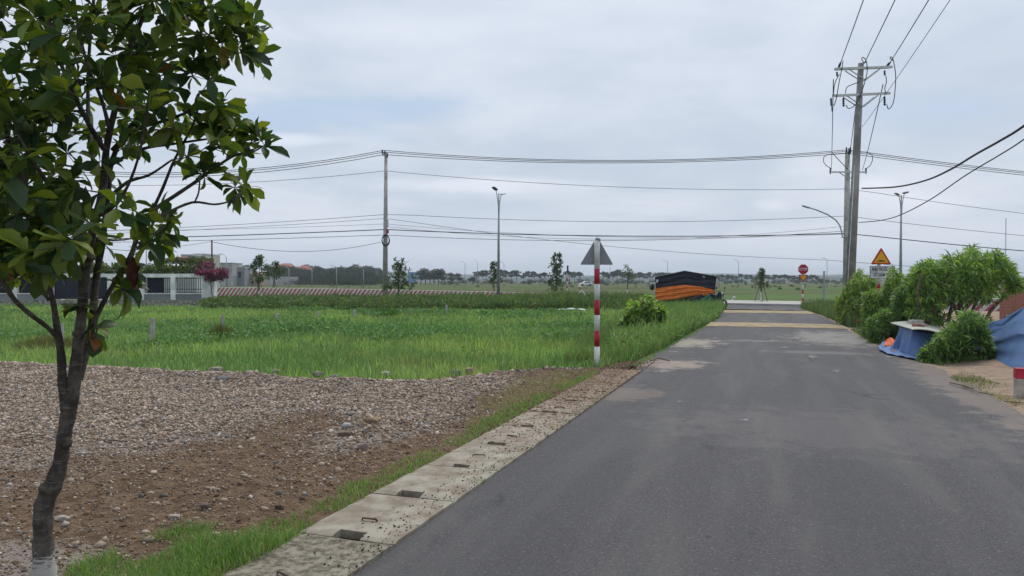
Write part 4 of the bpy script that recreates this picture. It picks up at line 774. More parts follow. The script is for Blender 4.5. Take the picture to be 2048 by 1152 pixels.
# small pole by the bougainvillea
sp0 = P(424.5, 606, 52); sp0.z = 0; mb = MB(); tz = P(424, 480, 52)-sp0; mb.tube([(0, 0, 0), tuple(tz)], [.07, .055], 8); o = mb.build('service_pole', M_iron, smooth=True); o.location = sp0; tag(o, 'thin dark service pole beside the bougainvillea at the wall corner', 'pole')
WG = 'three top wires between the utility poles'
for nm, yl, ym, yr, ylf, yrr in (('topmost', 301, 23, 300, 340, 332), ('middle', 304.5, 22, 303, 346, 338), ('lowest', 309.5, 20, 307, 352, 343)):
    wirepx([((-150, yl), (768, yl), 45), ((768, yl), (1694, yr), ym*.9), ((1694, yr), (2620, yr+90), 10)], .026, nm+' of the three close wires strung across the tops of the utility poles', WG)
wirepx([((-150, 352), (771, 342), 24), ((771, 342), (1692, 378), 14), ((1692, 376), (2620, 470), 16)], .018, 'single thin wire below the three top wires')
wirepx([((-150, 470), (771, 429), 8), ((771, 427), (1692, 432), 14), ((1692, 432), (2620, 505), 12)], .018, 'upper telephone wire strung at mid height of the poles')
wirepx([((-150, 478), (771, 437), 6), ((771, 436), (1652, 520, 62), 14), ((1652, 520, 62), (2620, 565, 62), 8)], .016, 'thin drop wire sagging down rightwards behind the striped sign')
wirepx([((-150, 484), (771, 459), 4), ((771, 459), (1692, 467), 9), ((1692, 466), (2620, 535), 10)], .036, 'thick black cable strung low between the poles')
wirepx([((-150, 488), (771, 470), 4), ((771, 470), (1692, 462), 15)], .02, 'lowest sagging wire between the left pole and the far right pole')
wirepx([((771, 448), (1692, 468), 16)], .012, 'faint thin wire just above the thick low cable')
wirepx([((771, 453), (1692, 452), 26)], .012, 'faint thin wire crossing the thick low cable at mid span')
wirepx([((-150, 462), (771, 448), 6)], .012, 'faint wire reaching the left pole from the left edge at mid height')
wirepx([((426, 484, 52), (762, 484), 19)], .018, 'thin sagging wire from the service pole to the coil on the left pole')
wirepx([((260, 500, 52), (424, 483, 52), 3)], .012, 'short thin wire running left from the service pole')
for a, b, nm in (((1665, 160, 30.8), (1662, 340, 59.7), 'left'), ((1712, 195, 31), (1694, 338, 59.7), 'middle'), ((1764, 170, 30.8), (1724, 340, 59.7), 'right')):
    wirepx([(a, b, 6)], .02, nm+' drop cable from the near pole crossarm down to the pole behind', 'drop cables between the two right poles')
def smooth_pts(l, m_=6):
    V = [P(*q) for q in l]; out = []
    for i in range(len(V)-1):
        p0, p1, p2, p3 = V[max(i-1, 0)], V[i], V[i+1], V[min(i+2, len(V)-1)]
        for k in range(m_):
            u = k/m_; out.append(.5*((2*p1)+(p2-p0)*u+(2*p0-5*p1+4*p2-p3)*u*u+(3*p1-p0-3*p2+p3)*u**3))
    return out+[V[-1]]
wire(smooth_pts([(1723, 377, 31), (1790, 374, 27.5), (1850, 361, 24.5), (1900, 339, 22), (1950, 309, 20), (2000, 281, 18.3), (2048, 251, 17), (2200, 140, 14)]), .030, 'thick twisted black cable swooping from the near pole to the right edge')
wire(smooth_pts([(1717, 445, 31), (1760, 441, 28.5), (1800, 430, 26.5), (1860, 399, 23.5), (1930, 351, 20.8), (2000, 309, 18.8), (2048, 278, 17.6), (2200, 170, 15)]), .017, 'thinner black cable sagging below the thick one from near pole to right edge')
# ================================================================== STREET LAMPS
def lamp2(px, ytop, ybase, D, h_top, label, flip=1):
    b = P(px, ybase, D); b.z = 0; t = empty('street_lamp', b, 0, label, 'street lamp'); h = H+(HOR-ytop)/F*D
    m2 = MB(); m2.tube([(0, 0, 0), (.02, 0, h*.55), (.08, 0, h-.1)], [.13, .09, .05], 12); m2.build('mast', M_galv, t, True)
    m2 = MB(); m2.tube([(0, 0, 0), (0, 0, .5)], [.2, .15], 12); m2.build('base', M_galv, t, True)
    for s_ in (-1, 1):
        m2 = MB(); x0 = .08; pts = [(x0, 0, h-2.2), (x0+s_*.10, 0, h-1.6), (x0+s_*.16, 0, h-.9), (x0+s_*.35, 0, h-.35), (x0+s_*.6, 0, h-.1+(.25 if s_ == -flip else 0))]; m2.tube(pts, .03, 6); m2.build('arm', M_galv, t, True)
        e_ = pts[-1]; m2 = MB(); m2.box((e_[0]+s_*.2, 0, e_[2]+.02), (.62, .28, .12 if s_ == -flip else .07), rot=Matrix.Rotation(s_*R(-12), 3, 'Y')); m2.build('lamp_head', M_dark if s_ == -flip else M_galv, t, bevel=.03)
    return t
lamp2(997, 384, 604, 58, 0, 'tall twin-armed street lamp behind the weed bank near the centre').rotation_euler.z = R(68)
lamp2(1801, 388, 600, 60, 0, 'tall twin-armed street lamp to the right of the speed bump sign', -1).rotation_euler.z = R(40)
def lamp1(px, ytop, D, label, grp='small lamps far off over the fields', arms=1, rr=.06, z0=0):
    b = P(px, HOR, D); b.z = z0; h = H+(HOR-ytop)/F*D; t = empty('street_lamp', b, 0, label, 'street lamp', grp)
    m2 = MB(); m2.tube([(0, 0, 0), (0, 0, h)], [rr*1.3, rr], 6); m2.build('mast', M_galv, t, True)
    for s_ in ((-1,) if arms == 1 else (-1, 1)):
        m2 = MB(); m2.tube([(0, 0, h-.1), (s_*.4*rr*10, 0, h+.45*rr*10), (s_*1.2*rr*10, 0, h+.7*rr*10)], rr*.7, 5); m2.build('arm', M_galv, t, True)
        m2 = MB(); m2.box((s_*1.5*rr*10, 0, h+.72*rr*10), (rr*9, rr*3.5, rr*1.5)); m2.build('lamp_head', M_galv, t)
    return t
for a in ((1335, 524, 190, 'small single-armed lamp rising above the stall roof'), (1477, 523, 190, 'small single-armed lamp between the stall and the stop sign'), (1654, 520, 170, 'small single-armed lamp just left of the near utility pole'), (1220, 520, 230, 'faint thin lamp right of the striped sign triangle'),
          (1008, 527, 200, 'small lamp just right of the big central lamp'), (930, 527, 200, 'small lamp between the pine row and the left pole', ), (955, 524, 240, 'small T-headed lamp left of the big central lamp'), (673, 536, 150, 'small lamp in front of the dark wood, left of the left pole'),
          (624, 536, 150, 'small lamp in front of the red roofed houses'), (727, 538, 150, 'small lamp before the end of the dark wood'), (578, 538, 150, 'small lamp right of the paired roadside trees'), (453, 514, 110, 'T-shaped lamp above the low pale house'), (293, 470, 95, 'plain lamp mast behind the garden wall')): lamp1(*a)
m2 = MB(); b = P(2011, HOR, 90); m2.tube([(0, 0, -1.6), (0, 0, (HOR-436)/F*90)], .045, 6); o = m2.build('mast', M_galv, smooth=True); o.location = b; tag(o, 'thin bare mast sticking up behind the right roadside tree', 'mast')
m2 = MB(); b = P(1648, 601, 60); b.z = 0; m2.tube([(0, 0, 0), (0, 0, H+(HOR-543)/F*60)], .075, 8); m2.box((0, 0, H+(HOR-543)/F*60), (.16, .16, .05)); o = m2.build('signpost', M_galv, smooth=False); o.location = b; tag(o, 'bare grey post between the stop sign and the utility pole', 'post')
# ================================================================== SIGNS
def striped_post(base, r_, bands, parent):
    mb = MB(); 
    for (z0, z1, mi) in bands: mb.tube([(0, 0, z0), (0, 0, z1)], r_, 20, mi)
    return mb.build('post', [M_white, M_red], parent, True)
def rounded(poly, r_, n=5):
    out = []
    for i, p in enumerate(poly):
        a = (poly[i-1]-p).normalized(); b = (poly[(i+1) % len(poly)]-p).normalized(); h_ = math.acos(max(-1, min(1, a.dot(b))))/2; d_ = r_/math.tan(h_)
        p0 = p+a*d_; p1 = p+b*d_
        for k in range(n+1): u = k/n; out.append(p0*(1-u)**2+p*2*u*(1-u)+p1*u*u)
    return out
def plate(poly, y0, y1, mat, name, parent): m2 = MB(); m2.prism([(p.x, 0, p.y) for p in poly], (0, y0, 0), (0, y1, 0)); return m2.build(name, mat, parent)
def text_mesh(s, size, loc, mat, parent, name='lettering', sx=1.0):
    cu = bpy.data.curves.new('t', 'FONT'); cu.body = s; cu.size = size; cu.align_x = 'CENTER'; cu.align_y = 'CENTER'; cu.extrude = .002; cu.offset = size*.018
    ob = bpy.data.objects.new('t', cu); COL.objects.link(ob); bpy.context.view_layer.update()
    me = bpy.data.meshes.new_from_object(ob.evaluated_get(bpy.context.evaluated_depsgraph_get())); bpy.data.objects.remove(ob)
    o = bpy.data.objects.new(name, me); COL.objects.link(o); me.materials.clear(); me.materials.append(mat); o.rotation_euler = (R(90), 0, 0); o.scale = (sx, 1, 1); o.location = loc; o.parent = parent; return o
V2 = lambda a, b: Vector((a, b))
# triangle sign seen from behind
Dt = 13.7; tb = P(1194, 735, Dt); tb.z = 0; zz = lambda py, D: H+(HOR-py)/F*D
TS = empty('traffic_sign', tb, 0, 'triangular road sign seen from its grey back on a red and white striped post', 'traffic sign')
ys = [474, 481, 537.5, 568, 600, 630, 661.5, 693, 745]
bands = [(zz(ys[i+1], Dt), zz(ys[i], Dt), m_) for i, m_ in ((1, 0), (2, 1), (3, 0), (4, 1), (5, 0), (6, 1), (7, 0))]
striped_post(tb, .051, bands, TS)
m2 = MB(); m2.tube([(.015, 0, zz(481, Dt)), (.015, 0, zz(477, Dt)), (.015, 0, zz(474.5, Dt))], [.053, .045, .012], 16); m2.build('post_cap', M_galv, TS, True)
w_ = 67/F*Dt/2; tri = rounded([V2(-w_, zz(529.5, Dt)), V2(w_, zz(529.5, Dt)), V2(0.008, zz(472, Dt))], .02)
plate(tri, .056, .062, M_signback, 'sign_plate', TS)
for yy in (487, 523): m2 = MB(); m2.tube([(.0, -.062, zz(yy, Dt)), (0, .056, zz(yy, Dt))], .008, 8); m2.build('bolt', M_dark, TS)
# stop sign
Ds = 47.0; sb = P(1605.5, 612, Ds); sb.z = 0
SS = empty('traffic_sign', sb, 0, 'red octagonal STOP sign above an inverted yellow triangle on a striped post', 'traffic sign')
yb = [547, 571, 579, 588, 596, 604, 614]; striped_post(sb, .052, [(zz(yb[i+1], Ds), zz(yb[i], Ds), m_) for i, m_ in ((0, 0), (1, 0), (2, 1), (3, 0), (4, 1), (5, 0))], SS)
def octo(r_): return [V2(r_*math.cos(R(22.5+45*k)), r_*math.sin(R(22.5+45*k))+zz(538.7, Ds)) for k in range(8)]
plate(octo(.345), -.075, -.062, M_white, 'stop_plate', SS); plate(octo(.325), -.081, -.074, pm('sign_red', (.36, .008, .035), .45, .1, 3), 'stop_plate', SS)
text_mesh('STOP', .235, (0, -.084, zz(538.7, Ds)), M_white, SS, sx=.92)
zt, zb_ = zz(549.5, Ds), zz(565.5, Ds); plate(rounded([V2(-.32, zt), V2(0, zb_), V2(.32, zt)], .03), -.075, -.062, pm('dark_red_rim', (.30, .02, .02), .5, .1, 3), 'yield_plate', SS)
plate(rounded([V2(-.225, zt-.055), V2(0, zb_+.115), V2(.225, zt-.055)], .02), -.081, -.074, M_yel, 'yield_plate', SS)
# speed bump sign
Db = 23.0; bb = P(1757.5, 668, Db); bb.z = 0
BS = empty('traffic_sign', bb, 0, 'yellow speed bump warning triangle with lettered white board below, among the right bushes', 'traffic sign')
yb = [502, 568, 577, 586, 596, 640, 665]; striped_post(bb, .05, [(zz(568, Db), zz(505, Db), 0), (zz(577, Db), zz(568, Db), 1), (zz(584, Db), zz(577, Db), 1), (zz(600, Db), zz(584, Db), 0), (zz(640, Db), zz(600, Db), 1), (0, zz(640, Db), 0)], BS)
cx = .035; zt, zb_ = zz(495, Db), zz(529, Db); hw = .325
plate(rounded([V2(cx-hw, zb_), V2(cx+hw, zb_), V2(cx, zt)], .035), -.075, -.06, pm('warn_red', (.45, .05, .025), .45, .1, 3), 'warning_plate', BS)
plate(rounded([V2(cx-hw+.085, zb_+.05), V2(cx+hw-.085, zb_+.05), V2(cx, zt-.105)], .015), -.081, -.074, M_yel, 'warning_plate', BS)
hump = [V2(cx-.13+.26*k/12, zb_+.09+.012+.034*math.sin(math.pi*k/12)) for k in range(13)]+[V2(cx+.13, zb_+.088), V2(cx-.13, zb_+.088)]
plate(hump, -.085, -.079, M_text, 'bump_symbol', BS)
zc = (zz(532, Db)+zz(557, Db))/2; hh_ = (zz(532, Db)-zz(557, Db))/2; xl, xr = (1737.5-1757.5)/F*Db, (1787-1757.5)/F*Db; xm = (xl+xr)/2; hw2 = (xr-xl)/2
plate([V2(xl, zc-hh_), V2(xr, zc-hh_), V2(xr, zc+hh_), V2(xl, zc+hh_)], -.075, -.06, pm('board_border', (.10, .12, .17), .5, .1, 3), 'text_board', BS)
plate([V2(xl+.014, zc-hh_+.014), V2(xr-.014, zc-hh_+.014), V2(xr-.014, zc+hh_-.014), V2(xl+.014, zc+hh_-.014)], -.081, -.074, M_white, 'text_board', BS)
text_mesh('PHÍA TRƯỚC CÓ', .155, (xm, -.084, zc+.085), M_text, BS, sx=.56); text_mesh('GỜ GIẢM TỐC', .155, (xm, -.084, zc-.085), M_text, BS, sx=.56)
# far striped edge-on sign post
fs = P(1134, 601, 57); fs.z = 0; ES = empty('traffic_sign', fs, 0, 'thin red and white post with its dark sign seen edge-on beyond the weeds', 'traffic sign')
yb = [545, 556, 563, 571, 577, 584, 604]; striped_post(fs, .055, [(zz(yb[i+1], 57), zz(yb[i], 57), m_) for i, m_ in ((0, 0), (1, 1), (2, 0), (3, 1), (4, 0), (5, 1))], ES)
m2 = MB(); m2.box((.05, 0, zz(539, 57)), (.08, .7, .62)); m2.build('sign_plate', M_dark, ES)
# red/white bollards
M_bolp = pm('bollard_post', (.46, .42, .36), .85, .3, 9, .3, 40, col2=(.30, .26, .22), detail=9)
def bollard(px, pyb, pyt, wpx, split, label):
    b = G(px, pyb); t = empty('bollard', (b.x, b.y, 0), -RA, label, 'bollard', 'red topped bollards along the right verge'); h = zz(pyt, b.y); wd_ = wpx/F*b.y; zs = zz(split, b.y)
    m2 = MB(); m2.box((0, 0, (zs-.1)/2), (wd_, wd_, zs+.1)); m2.build('post', M_bolp, t, bevel=.008)
    m2 = MB(); m2.box((0, 0, (zs+h)/2), (wd_+.004, wd_+.004, h-zs)); m2.build('painted_top', M_red, t, bevel=.012)
bollard(2041, 797, 736, 18, 757, 'red topped white concrete bollard at the right edge of the photo'); bollard(1716.5, 655, 640, 8, 646, 'small red bollard on the right verge near the yellow speed bump')
bollard(1881, 716, 695, 10, 708, 'red bollard half hidden in leaves before the blue tarpaulin shelter'); bollard(1757, 674, 640, 8, 655, 'red bollard buried in the bush below the speed bump sign')
# concrete stakes
def stake(px, pyt, pyb, wpx, label, lean=0, mat=None):
    b = G(px, pyb); h = zz(pyt, b.y); wd_ = wpx/F*b.y; m2 = MB(); m2.tube([(0, 0, -.05), (lean, 0, h-.02), (lean, 0, h)], [wd_/2, wd_/2*.95, wd_/2*.8], 4 if wpx > 20 else 10)
    o = m2.build('concrete_stake', mat or M_conc, smooth=False); o.location = b; tag(o, label, 'post', 'concrete boundary stakes in the grass')
stake(304, 636, 692, 9.5, 'tall whitish stake with a dead grass tuft at its foot, nearest in the grass', .01); stake(443, 628, 680, 7, 'stake wrapped in dry brown grass in the left part of the field', .03); stake(554, 627, 645, 8, 'short grey stake in the grass behind the brown-wrapped one')
stake(636, 623, 642, 6, 'small pale stake below the dark weed bank, left of the twin thick one'); stake(709, 621, 640, 7, 'thick dark sided stake below the weeds left of the utility pole'); stake(823, 617, 632, 4, 'tiny white stake in the grass right of the utility pole'); stake(893, 610, 632, 4.5, 'thin pale stake at the foot of the weed bank, rightmost of the row'); stake(124, 648, 700, 6, 'thin pale stake seen beside the near tree trunk fork')
def tuft(px, py, r_, h, pal, label, seed, n=700):
    c = G(px, py); g = np.random.default_rng(seed); a = g.uniform(0, 6.28, n); q = r_*np.sqrt(g.uniform(0, 1, n)); x = c.x+np.cos(a)*q; y = c.y+np.sin(a)*q
    tag(blades('grass_tuft', x, y, np.zeros(n), h*g.uniform(.5, 1.2, n)*(1-.5*q/r_), np.full(n, .01), palette(pal, n, g, .3), g, lean=.7), label, 'grass', kind='stuff')
PDR = [(.15, .14, .06, 3), (.10, .15, .04, 3), (.22, .17, .09, 2), (.16, .09, .055, 1)]
tuft(305, 693, .26, .26, PDR, 'brownish dry tuft at the foot of the nearest stake', 71); tuft(441, 681, .30, .62, PDR, 'dry brown grass wrapped round the second stake', 72, 900); tuft(100, 700, .75, .45, PDR, 'browning grass clump behind the near tree trunk', 73, 2200)
tuft(770, 636, .65, .75, [(.05, .14, .03, 4), (.10, .2, .05, 2)], 'dark green clump in the grass in front of the utility pole', 74, 900)
tuft(1165, 728, .35, .34, PDR+[(.1, .2, .04, 5)], 'mixed dry and green tuft just left of the striped signpost', 75, 1200)
m2 = MB(); m2.grid(lambda u, v: (.95*(u-.5)*1.5, .35*(v-.5), .10+.06*math.sin(u*9)*math.sin(v*5)+.06*math.sin(u*3)), 14, 6); o = m2.build('plastic_sheet', pm('pale_plastic', (.25, .38, .36), .4, .2, 5), smooth=True); o.location = G(1141, 630)+Vector((0, 0, .12)); tag(o, 'crumpled pale green plastic sheet lying in the grass before the weed bank', 'plastic sheet')
# ================================================================== STRIPED BARRIERS
def barrier(pts, label, period):
    """pts: (px, D, ztop)"""
    V = []; C = []; q = []; d = 0; prev = None; ps = []
    for i in range(len(pts)-1):
        for k in range(10):
            u = k/10; ps.append([pts[i][j]*(1-u)+pts[i+1][j]*u for j in range(3)])
    ps.append(pts[-1])
    for px, D, zt_ in ps:
        c = P(px, HOR, D); c.z = 0
        if prev is not None: d += (c-prev).length
        prev = c.copy()
        for (yo, z_, vv) in ((-.16, -.05, 0), (-.09, zt_*.95, .9), (-.06, zt_, 1), (.06, zt_, 1), (.12, -.05, 0)): V.append((c.x, c.y+yo, z_)); C.append((d/period, max(0, z_), 1.0 if vv == 1 else 0.0))
    n = len(ps); fs = [(i*5+k, (i+1)*5+k, (i+1)*5+k+1, i*5+k+1) for i in range(n-1) for k in range(4)]
    o = npmesh('striped_barrier', V, [np.array(fs)], M_stripe, np.array(C)); tag(o, label, 'barrier')
barrier([(380, 67, 1.08), (600, 64.5, .97), (800, 61.5, .86), (1000, 58.5, .74), (1105, 57, .66), (1112, 57, .5)], 'long red and white diagonally striped barrier behind the weed bank', .40)
barrier([(1835, 40, .70), (1940, 39.4, .68), (2080, 38.5, .66)], 'red and white striped barrier glimpsed between right tree and brick wall', .55)
# ================================================================== GARDEN WALL
WD = 47.0
def W(px, py, D=WD): return P(px, py, D)
WL = empty('garden_wall', (W(210, 612).x, WD, 0), 0, 'white pillared garden wall with dark railing panels on a stone footing', 'wall'); wx = WL.location.x
def wbox(name, x0, x1, y0, y1, dy0, dy1, mat, bevel=0, parent=None):
    a = W(x0, y0); b = W(x1, y1); m2 = MB(); m2.box(((a.x+b.x)/2-wx, (dy0+dy1)/2, (a.z+b.z)/2), (abs(b.x-a.x), dy1-dy0, abs(a.z-b.z))); return m2.build(name, mat, parent or WL, bevel=bevel)
wbox('top_beam', -400, 409, 547.5, 554.5, -.16, .16, M_wallw); wbox('foundation', -400, 425, 600, 616, -.2, .2, M_stonew)
PILX = [-345, -282, -219, -156, -94, -32, 33, 105, 222, 285.5, 348.5]
for x_ in PILX: wbox('pillar', x_-4.6, x_+4.6, 553, 599.5, -.19, .19, M_wallw)
wbox('corner_wall', 406, 431, 546, 606, -.2, .25, M_wallw)
ed = PILX+[409]
for i in range(len(ed)-1):
    x0, x1 = ed[i]+4.4, ed[i+1]-(4.4 if i < len(ed)-2 else 3)
    if i == 7: continue
    wbox('plinth', x0, x1, 587.8, 599.9, -.12, .12, M_grwall); wbox('coping', x0, x1, 586.4, 588, -.15, .15, M_wallw)
    m2 = MB(); a = W(x0, 555); b = W(x1, 586.3); n_ = 15
    for k in range(n_): x_ = a.x-wx+(b.x-a.x)*(k+.5)/n_; m2.box((x_, 0, (a.z+b.z)/2), (.028, .03, a.z-b.z))
    for z_ in (a.z-.05, b.z+.05, b.z+.25): m2.box(((a.x+b.x)/2-wx, .0, z_), (b.x-a.x, .036, .035))
    m2.build('railing_panel', M_dark, WL)
    if i in (0, 1, 2, 3, 4, 5, 6, 8, 9): m2 = MB(); m2.box(((a.x+b.x)/2-wx-(.2 if i == 9 else 0), .10, (a.z+b.z)/2), ((b.x-a.x)*(.6 if i == 9 else 1), .02, a.z-b.z-.02)); m2.build('privacy_sheet', pm('navy_sheet', (.008, .012, .032), .7, .3, 2) if 'navy_sheet' not in MATS else MATS['navy_sheet'], WL)
g_ = wbox('gate', 110, 217, 553, 598, -.05, .05, pm('gate_dark', (.012, .012, .03), .5, .3, 2))
for k in range(2): wbox('gate_post', 125+k*75, 132+k*75, 598, 603, -.15, .0, M_wallw)
def vine(name, boxes, n, pal, label, seed, size=(.10, .2), stems=None, cat='climbing plant', bm=None):
    g = np.random.default_rng(seed); Pp = []
    for (x0, x1, y0, y1, D, dd, w_) in boxes:
        m_ = int(n*w_); px = g.uniform(x0, x1, m_); f = g.uniform(0, 1, m_)**.8; py = y1+(y0-y1)*f*(.55+.7*vnoise(px, 0, .09, seed)); Dv = D+g.normal(0, dd, m_)
        Pp += [tuple(P(a, b, c)) for a, b, c in zip(px, py, Dv)]
    Pp = np.array(Pp); r = empty(name, tuple(Pp.mean(0)*[1, 1, 0]), 0, label, cat); L = np.array(r.location)
    dirs = g.normal(0, 1, Pp.shape)+[0, -.3, -.2]; fr = frames_from(dirs, g, 1, .8)
    instance(LEAF_SM, Pp-L, fr, g.uniform(size[0], size[1], len(Pp)), palette(pal, len(Pp), g, .3), 'foliage', M_leaf, r)
    if stems:
        m2 = MB()
        for pts, rd in stems: m2.tube([tuple(P(*q)-Vector(L)) for q in pts], rd, 6)
        m2.build('stems', bm or M_bark2, r, True)
    return r
vine('hedge', [(-300, 400, 530, 550, 48.4, .35, 1.0)], 8000, [(.07, .12, .025, 5), (.12, .16, .04, 3), (.045, .08, .02, 3), (.16, .13, .06, .5)], 'long trimmed green hedge showing above the white garden wall', 81, (.16, .3), None, 'hedge')
vine('bougainvillea', [(392, 452, 537, 549, 46.5, .3, .6), (410, 448, 546, 562, 46.4, .25, .3), (402, 430, 520, 536, 47.5, .4, .14), (425, 457, 540, 556, 46.3, .3, .35), (392, 420, 540, 548, 46.4, .2, .2)], 2300, [(.27, .022, .17, 5), (.36, .05, .22, 3), (.15, .02, .10, 3), (.05, .09, .025, 4)], 'magenta bougainvillea tumbling over the wall corner', 82, (.09, .16), [([(425, 600, 46.6), (422, 570, 46.6), (415, 545, 46.6), (400, 530, 47.3)], .03)], 'flowering shrub')
vine('bougainvillea', [(325, 412, 515, 526, 49.5, .35, .7), (392, 426, 519, 541, 48.5, .35, .5)], 2600, [(.16, .06, .06, 3), (.07, .11, .03, 5), (.10, .15, .05, 2)], 'brownish creeper over the pergola beam behind the wall', 83, (.09, .17), [([(318, 527, 49.5), (345, 520, 49.5), (375, 518, 49.5), (405, 524, 49.5)], .12), ([(352, 520, 49.5), (365, 530, 49.5)], .08), ([(388, 522, 49.5), (372, 530, 49.5)], .07)], 'creeper')
vine('garden_tree', [(-330, 120, 462, 548, 52, 1.5, 1.0)], 4200, [(.045, .10, .025, 5), (.08, .15, .035, 3)], 'dark garden tree massed behind the left part of the wall', 84, (.16, .3), [([(20, 590, 52), (30, 540, 52), (0, 500, 52)], .15), ([(30, 545, 52), (80, 505, 52)], .1)], 'tree')
# pergola/roof slab behind, houses
def bld(name, x0, x1, ytop, D, depth, mat, label, roof=None, roofmat=None, wins=0, ybase=None, cat='house', winmat=None):
    a = P(x0, ytop, D); b = P(x1, ytop, D); z0 = 0 if ybase is None else P(0, ybase, D).z; t = empty(name, ((a.x+b.x)/2, D, 0), 0, label, cat); hw = (b.x-a.x)/2
    m2 = MB(); m2.box((0, depth/2, (a.z+z0)/2), (2*hw, depth, a.z-z0)); m2.build('wall', mat, t)
    if roof:
        rh = roof/F*D; m2 = MB(); o_ = .04*hw
        if roofmat is M_galv or roof < 3: m2.box((0, depth/2, a.z+rh/2), (2*hw+2*o_, depth+2*o_, rh))
        else: m2.add([(-hw-o_, -o_, a.z), (hw+o_, -o_, a.z), (hw+o_, depth+o_, a.z), (-hw-o_, depth+o_, a.z), (-hw*.55, depth/2, a.z+rh), (hw*.55, depth/2, a.z+rh)], [(0, 1, 5, 4), (2, 3, 4, 5), (1, 2, 5), (3, 0, 4), (3, 2, 1, 0)])
        m2.build('roof', roofmat or M_roofr, t)
    for k in range(wins):
        xw = -hw+2*hw*(k+.5)/wins; ww = 2*hw/wins*.45; m2 = MB(); m2.box((xw, -.03, z0+(a.z-z0)*.6), (ww, .08, (a.z-z0)*.35)); m2.build('window', winmat or M_glass, t)
    return t
bld('garden_shed', 300, 392, 531, 55, 4, M_hw, 'low white flat roofed building just behind the hedge and pergola', 3.6, M_wallw, 0)
bld('house', 362, 385, 511, 150, 8, pm('pale_green_house', (.22, .28, .26), .8, .1, 1), 'pale green two storey house top seen above the creeper', 2.5, M_hw, 3)
bld('house', 386, 410, 509, 155, 8, pm('cream_house', (.40, .43, .36), .8, .1, 1), 'cream house with roof terrace beside the pale green house', 2, M_hw, 3)
bld('house', 343, 361, 516, 145, 8, M_hw, 'small pale house with reddish roof left of the pale green house', 4, M_roofr, 1)
bld('house', 431, 464, 527, 235, 9, pm('grey_white_house', (.34, .34, .33), .85, .15, .5), 'boxy grey-white house beside the bougainvillea', 1.6, M_grwall, 1)
bld('house', 465, 489, 535, 240, 9, M_grwall, 'lower grey flat roofed house next to the boxy one', 1.4, M_hw, 1)
bld('house', 470, 516, 547, 245, 8, pm('tan_house', (.34, .25, .18), .85, .15, .5), 'low tan tiled shed behind the grey compound wall', 3.5, pm('tan_roof', (.36, .24, .17), .85, .1, .5), 0)
bld('house', 486, 518, 543, 260, 8, M_grwall, 'grey house with white sloped roof behind the two roadside trees', 5.5, M_wallw, 2)
# compound wall
CW = empty('compound_wall', (P(510, HOR, 230).x, 230, 0), 0, 'long grey block compound wall with pale posts left of the dark wood', 'wall')
a = P(425, 551.5, 215); b = P(596, 553.5, 330); zA, zB = a.z, b.z; a.z = b.z = 0; d_ = b-a; n_ = 16; L0 = Vector(CW.location)
m2 = MB(); m2.prism([a-L0, b-L0, b-L0+Vector((0, 0, zB)), a-L0+Vector((0, 0, zA))], (0, 0, 0), (0, .3, 0)); m2.build('wall_panel', M_grwall, CW)
for k in range(n_+1):
    c = a+d_*(k/n_)-L0; hz0 = zA+(zB-zA)*k/n_; m2 = MB(); m2.box((c.x, c.y-.1, hz0/2), (.35, .3, hz0+.1)); m2.build('pillar', M_conc, CW)
bld('house', 549, 581, 537, 375, 14, M_hw, 'larger house with a dull red hipped roof before the dark wood', 11, M_roofr, 2)
bld('house', 590, 613, 539.5, 378, 14, M_roofr, 'smaller house with a brighter red pointed roof right of the larger one', 9, pm('bright_red_roof', (.34, .09, .075), .8, .1, .5), 1)
for i, (x0, x1, yt, lb) in enumerate(((579, 592, 548, 'small white house leftmost in the bright row below the red roofs'), (593, 606, 547, 'small white house second in the bright row below the red roofs'), (608, 622, 549, 'small white house third in the bright row below the red roofs'), (623, 634, 547.5, 'small white house rightmost in the bright row, at its right end'), (642, 660, 552, 'low whitish shed right of the bright row of small houses'), (686, 716, 553.5, 'low grey-white shed at the foot of the dark wood'))):
    bld('small_house', x0, x1, yt, 420+i*3, 6, M_hw, lb, 2.2, M_hw if i < 4 else M_grwall, 3, winmat=M_grwall)
bld('warehouse', 816, 828, 546, 520, 20, M_blue_roof, 'bright blue warehouse right of the roadside tree behind the left pole', 2, M_blue_roof, 0, cat='warehouse')
bld('warehouse', 738, 750, 537.5, 345, 10, pm('dark_flat', (.05, .06, .07), .8, .1, 1), 'dark flat topped building at the right end of the dark wood', 1.5, M_dark, 0, cat='building')
# ================================================================== HILLS
def ridge(name, D, pts, col, seed):
    m2 = MB(); V = []; n_ = 160; x0, x1 = pts[0][0], pts[-1][0]
    for i in range(n_+1):
        px = x0+(x1-x0)*i/n_; py = np.interp(px, [p[0] for p in pts], [p[1] for p in pts])+(1.6*(vnoise(px, 0, .05, seed)-.5)+.7*(vnoise(px, 0, .3, seed)-.5)); c = P(px, py, D)
        V += [(c.x, c.y-.12*D, -.5), (c.x, c.y, max(c.z, 0)), (c.x, c.y+.12*D, -.5)]
    m2.add(V, [(i*3+k, (i+1)*3+k, (i+1)*3+k+1, i*3+k+1) for i in range(n_) for k in range(2)]); tag(m2.build(name, pm(name+str(seed), col, .95, .25, .004), smooth=True), kind='structure')
ridge('hills', 1900, [(-600, 556), (640, 557), (700, 546), (760, 541), (790, 544), (880, 547), (1000, 551), (1080, 550), (1180, 551), (1260, 549), (1300, 545), (1400, 546), (1560, 550), (1700, 549), (1900, 552), (2600, 555)], (.05, .08, .07), 2)
ridge('hills', 1100, [(-900, 559), (1000, 557), (1120, 554), (1200, 553), (1300, 556), (1500, 555), (1700, 554), (2000, 556), (2900, 558)], (.045, .07, .05), 5)
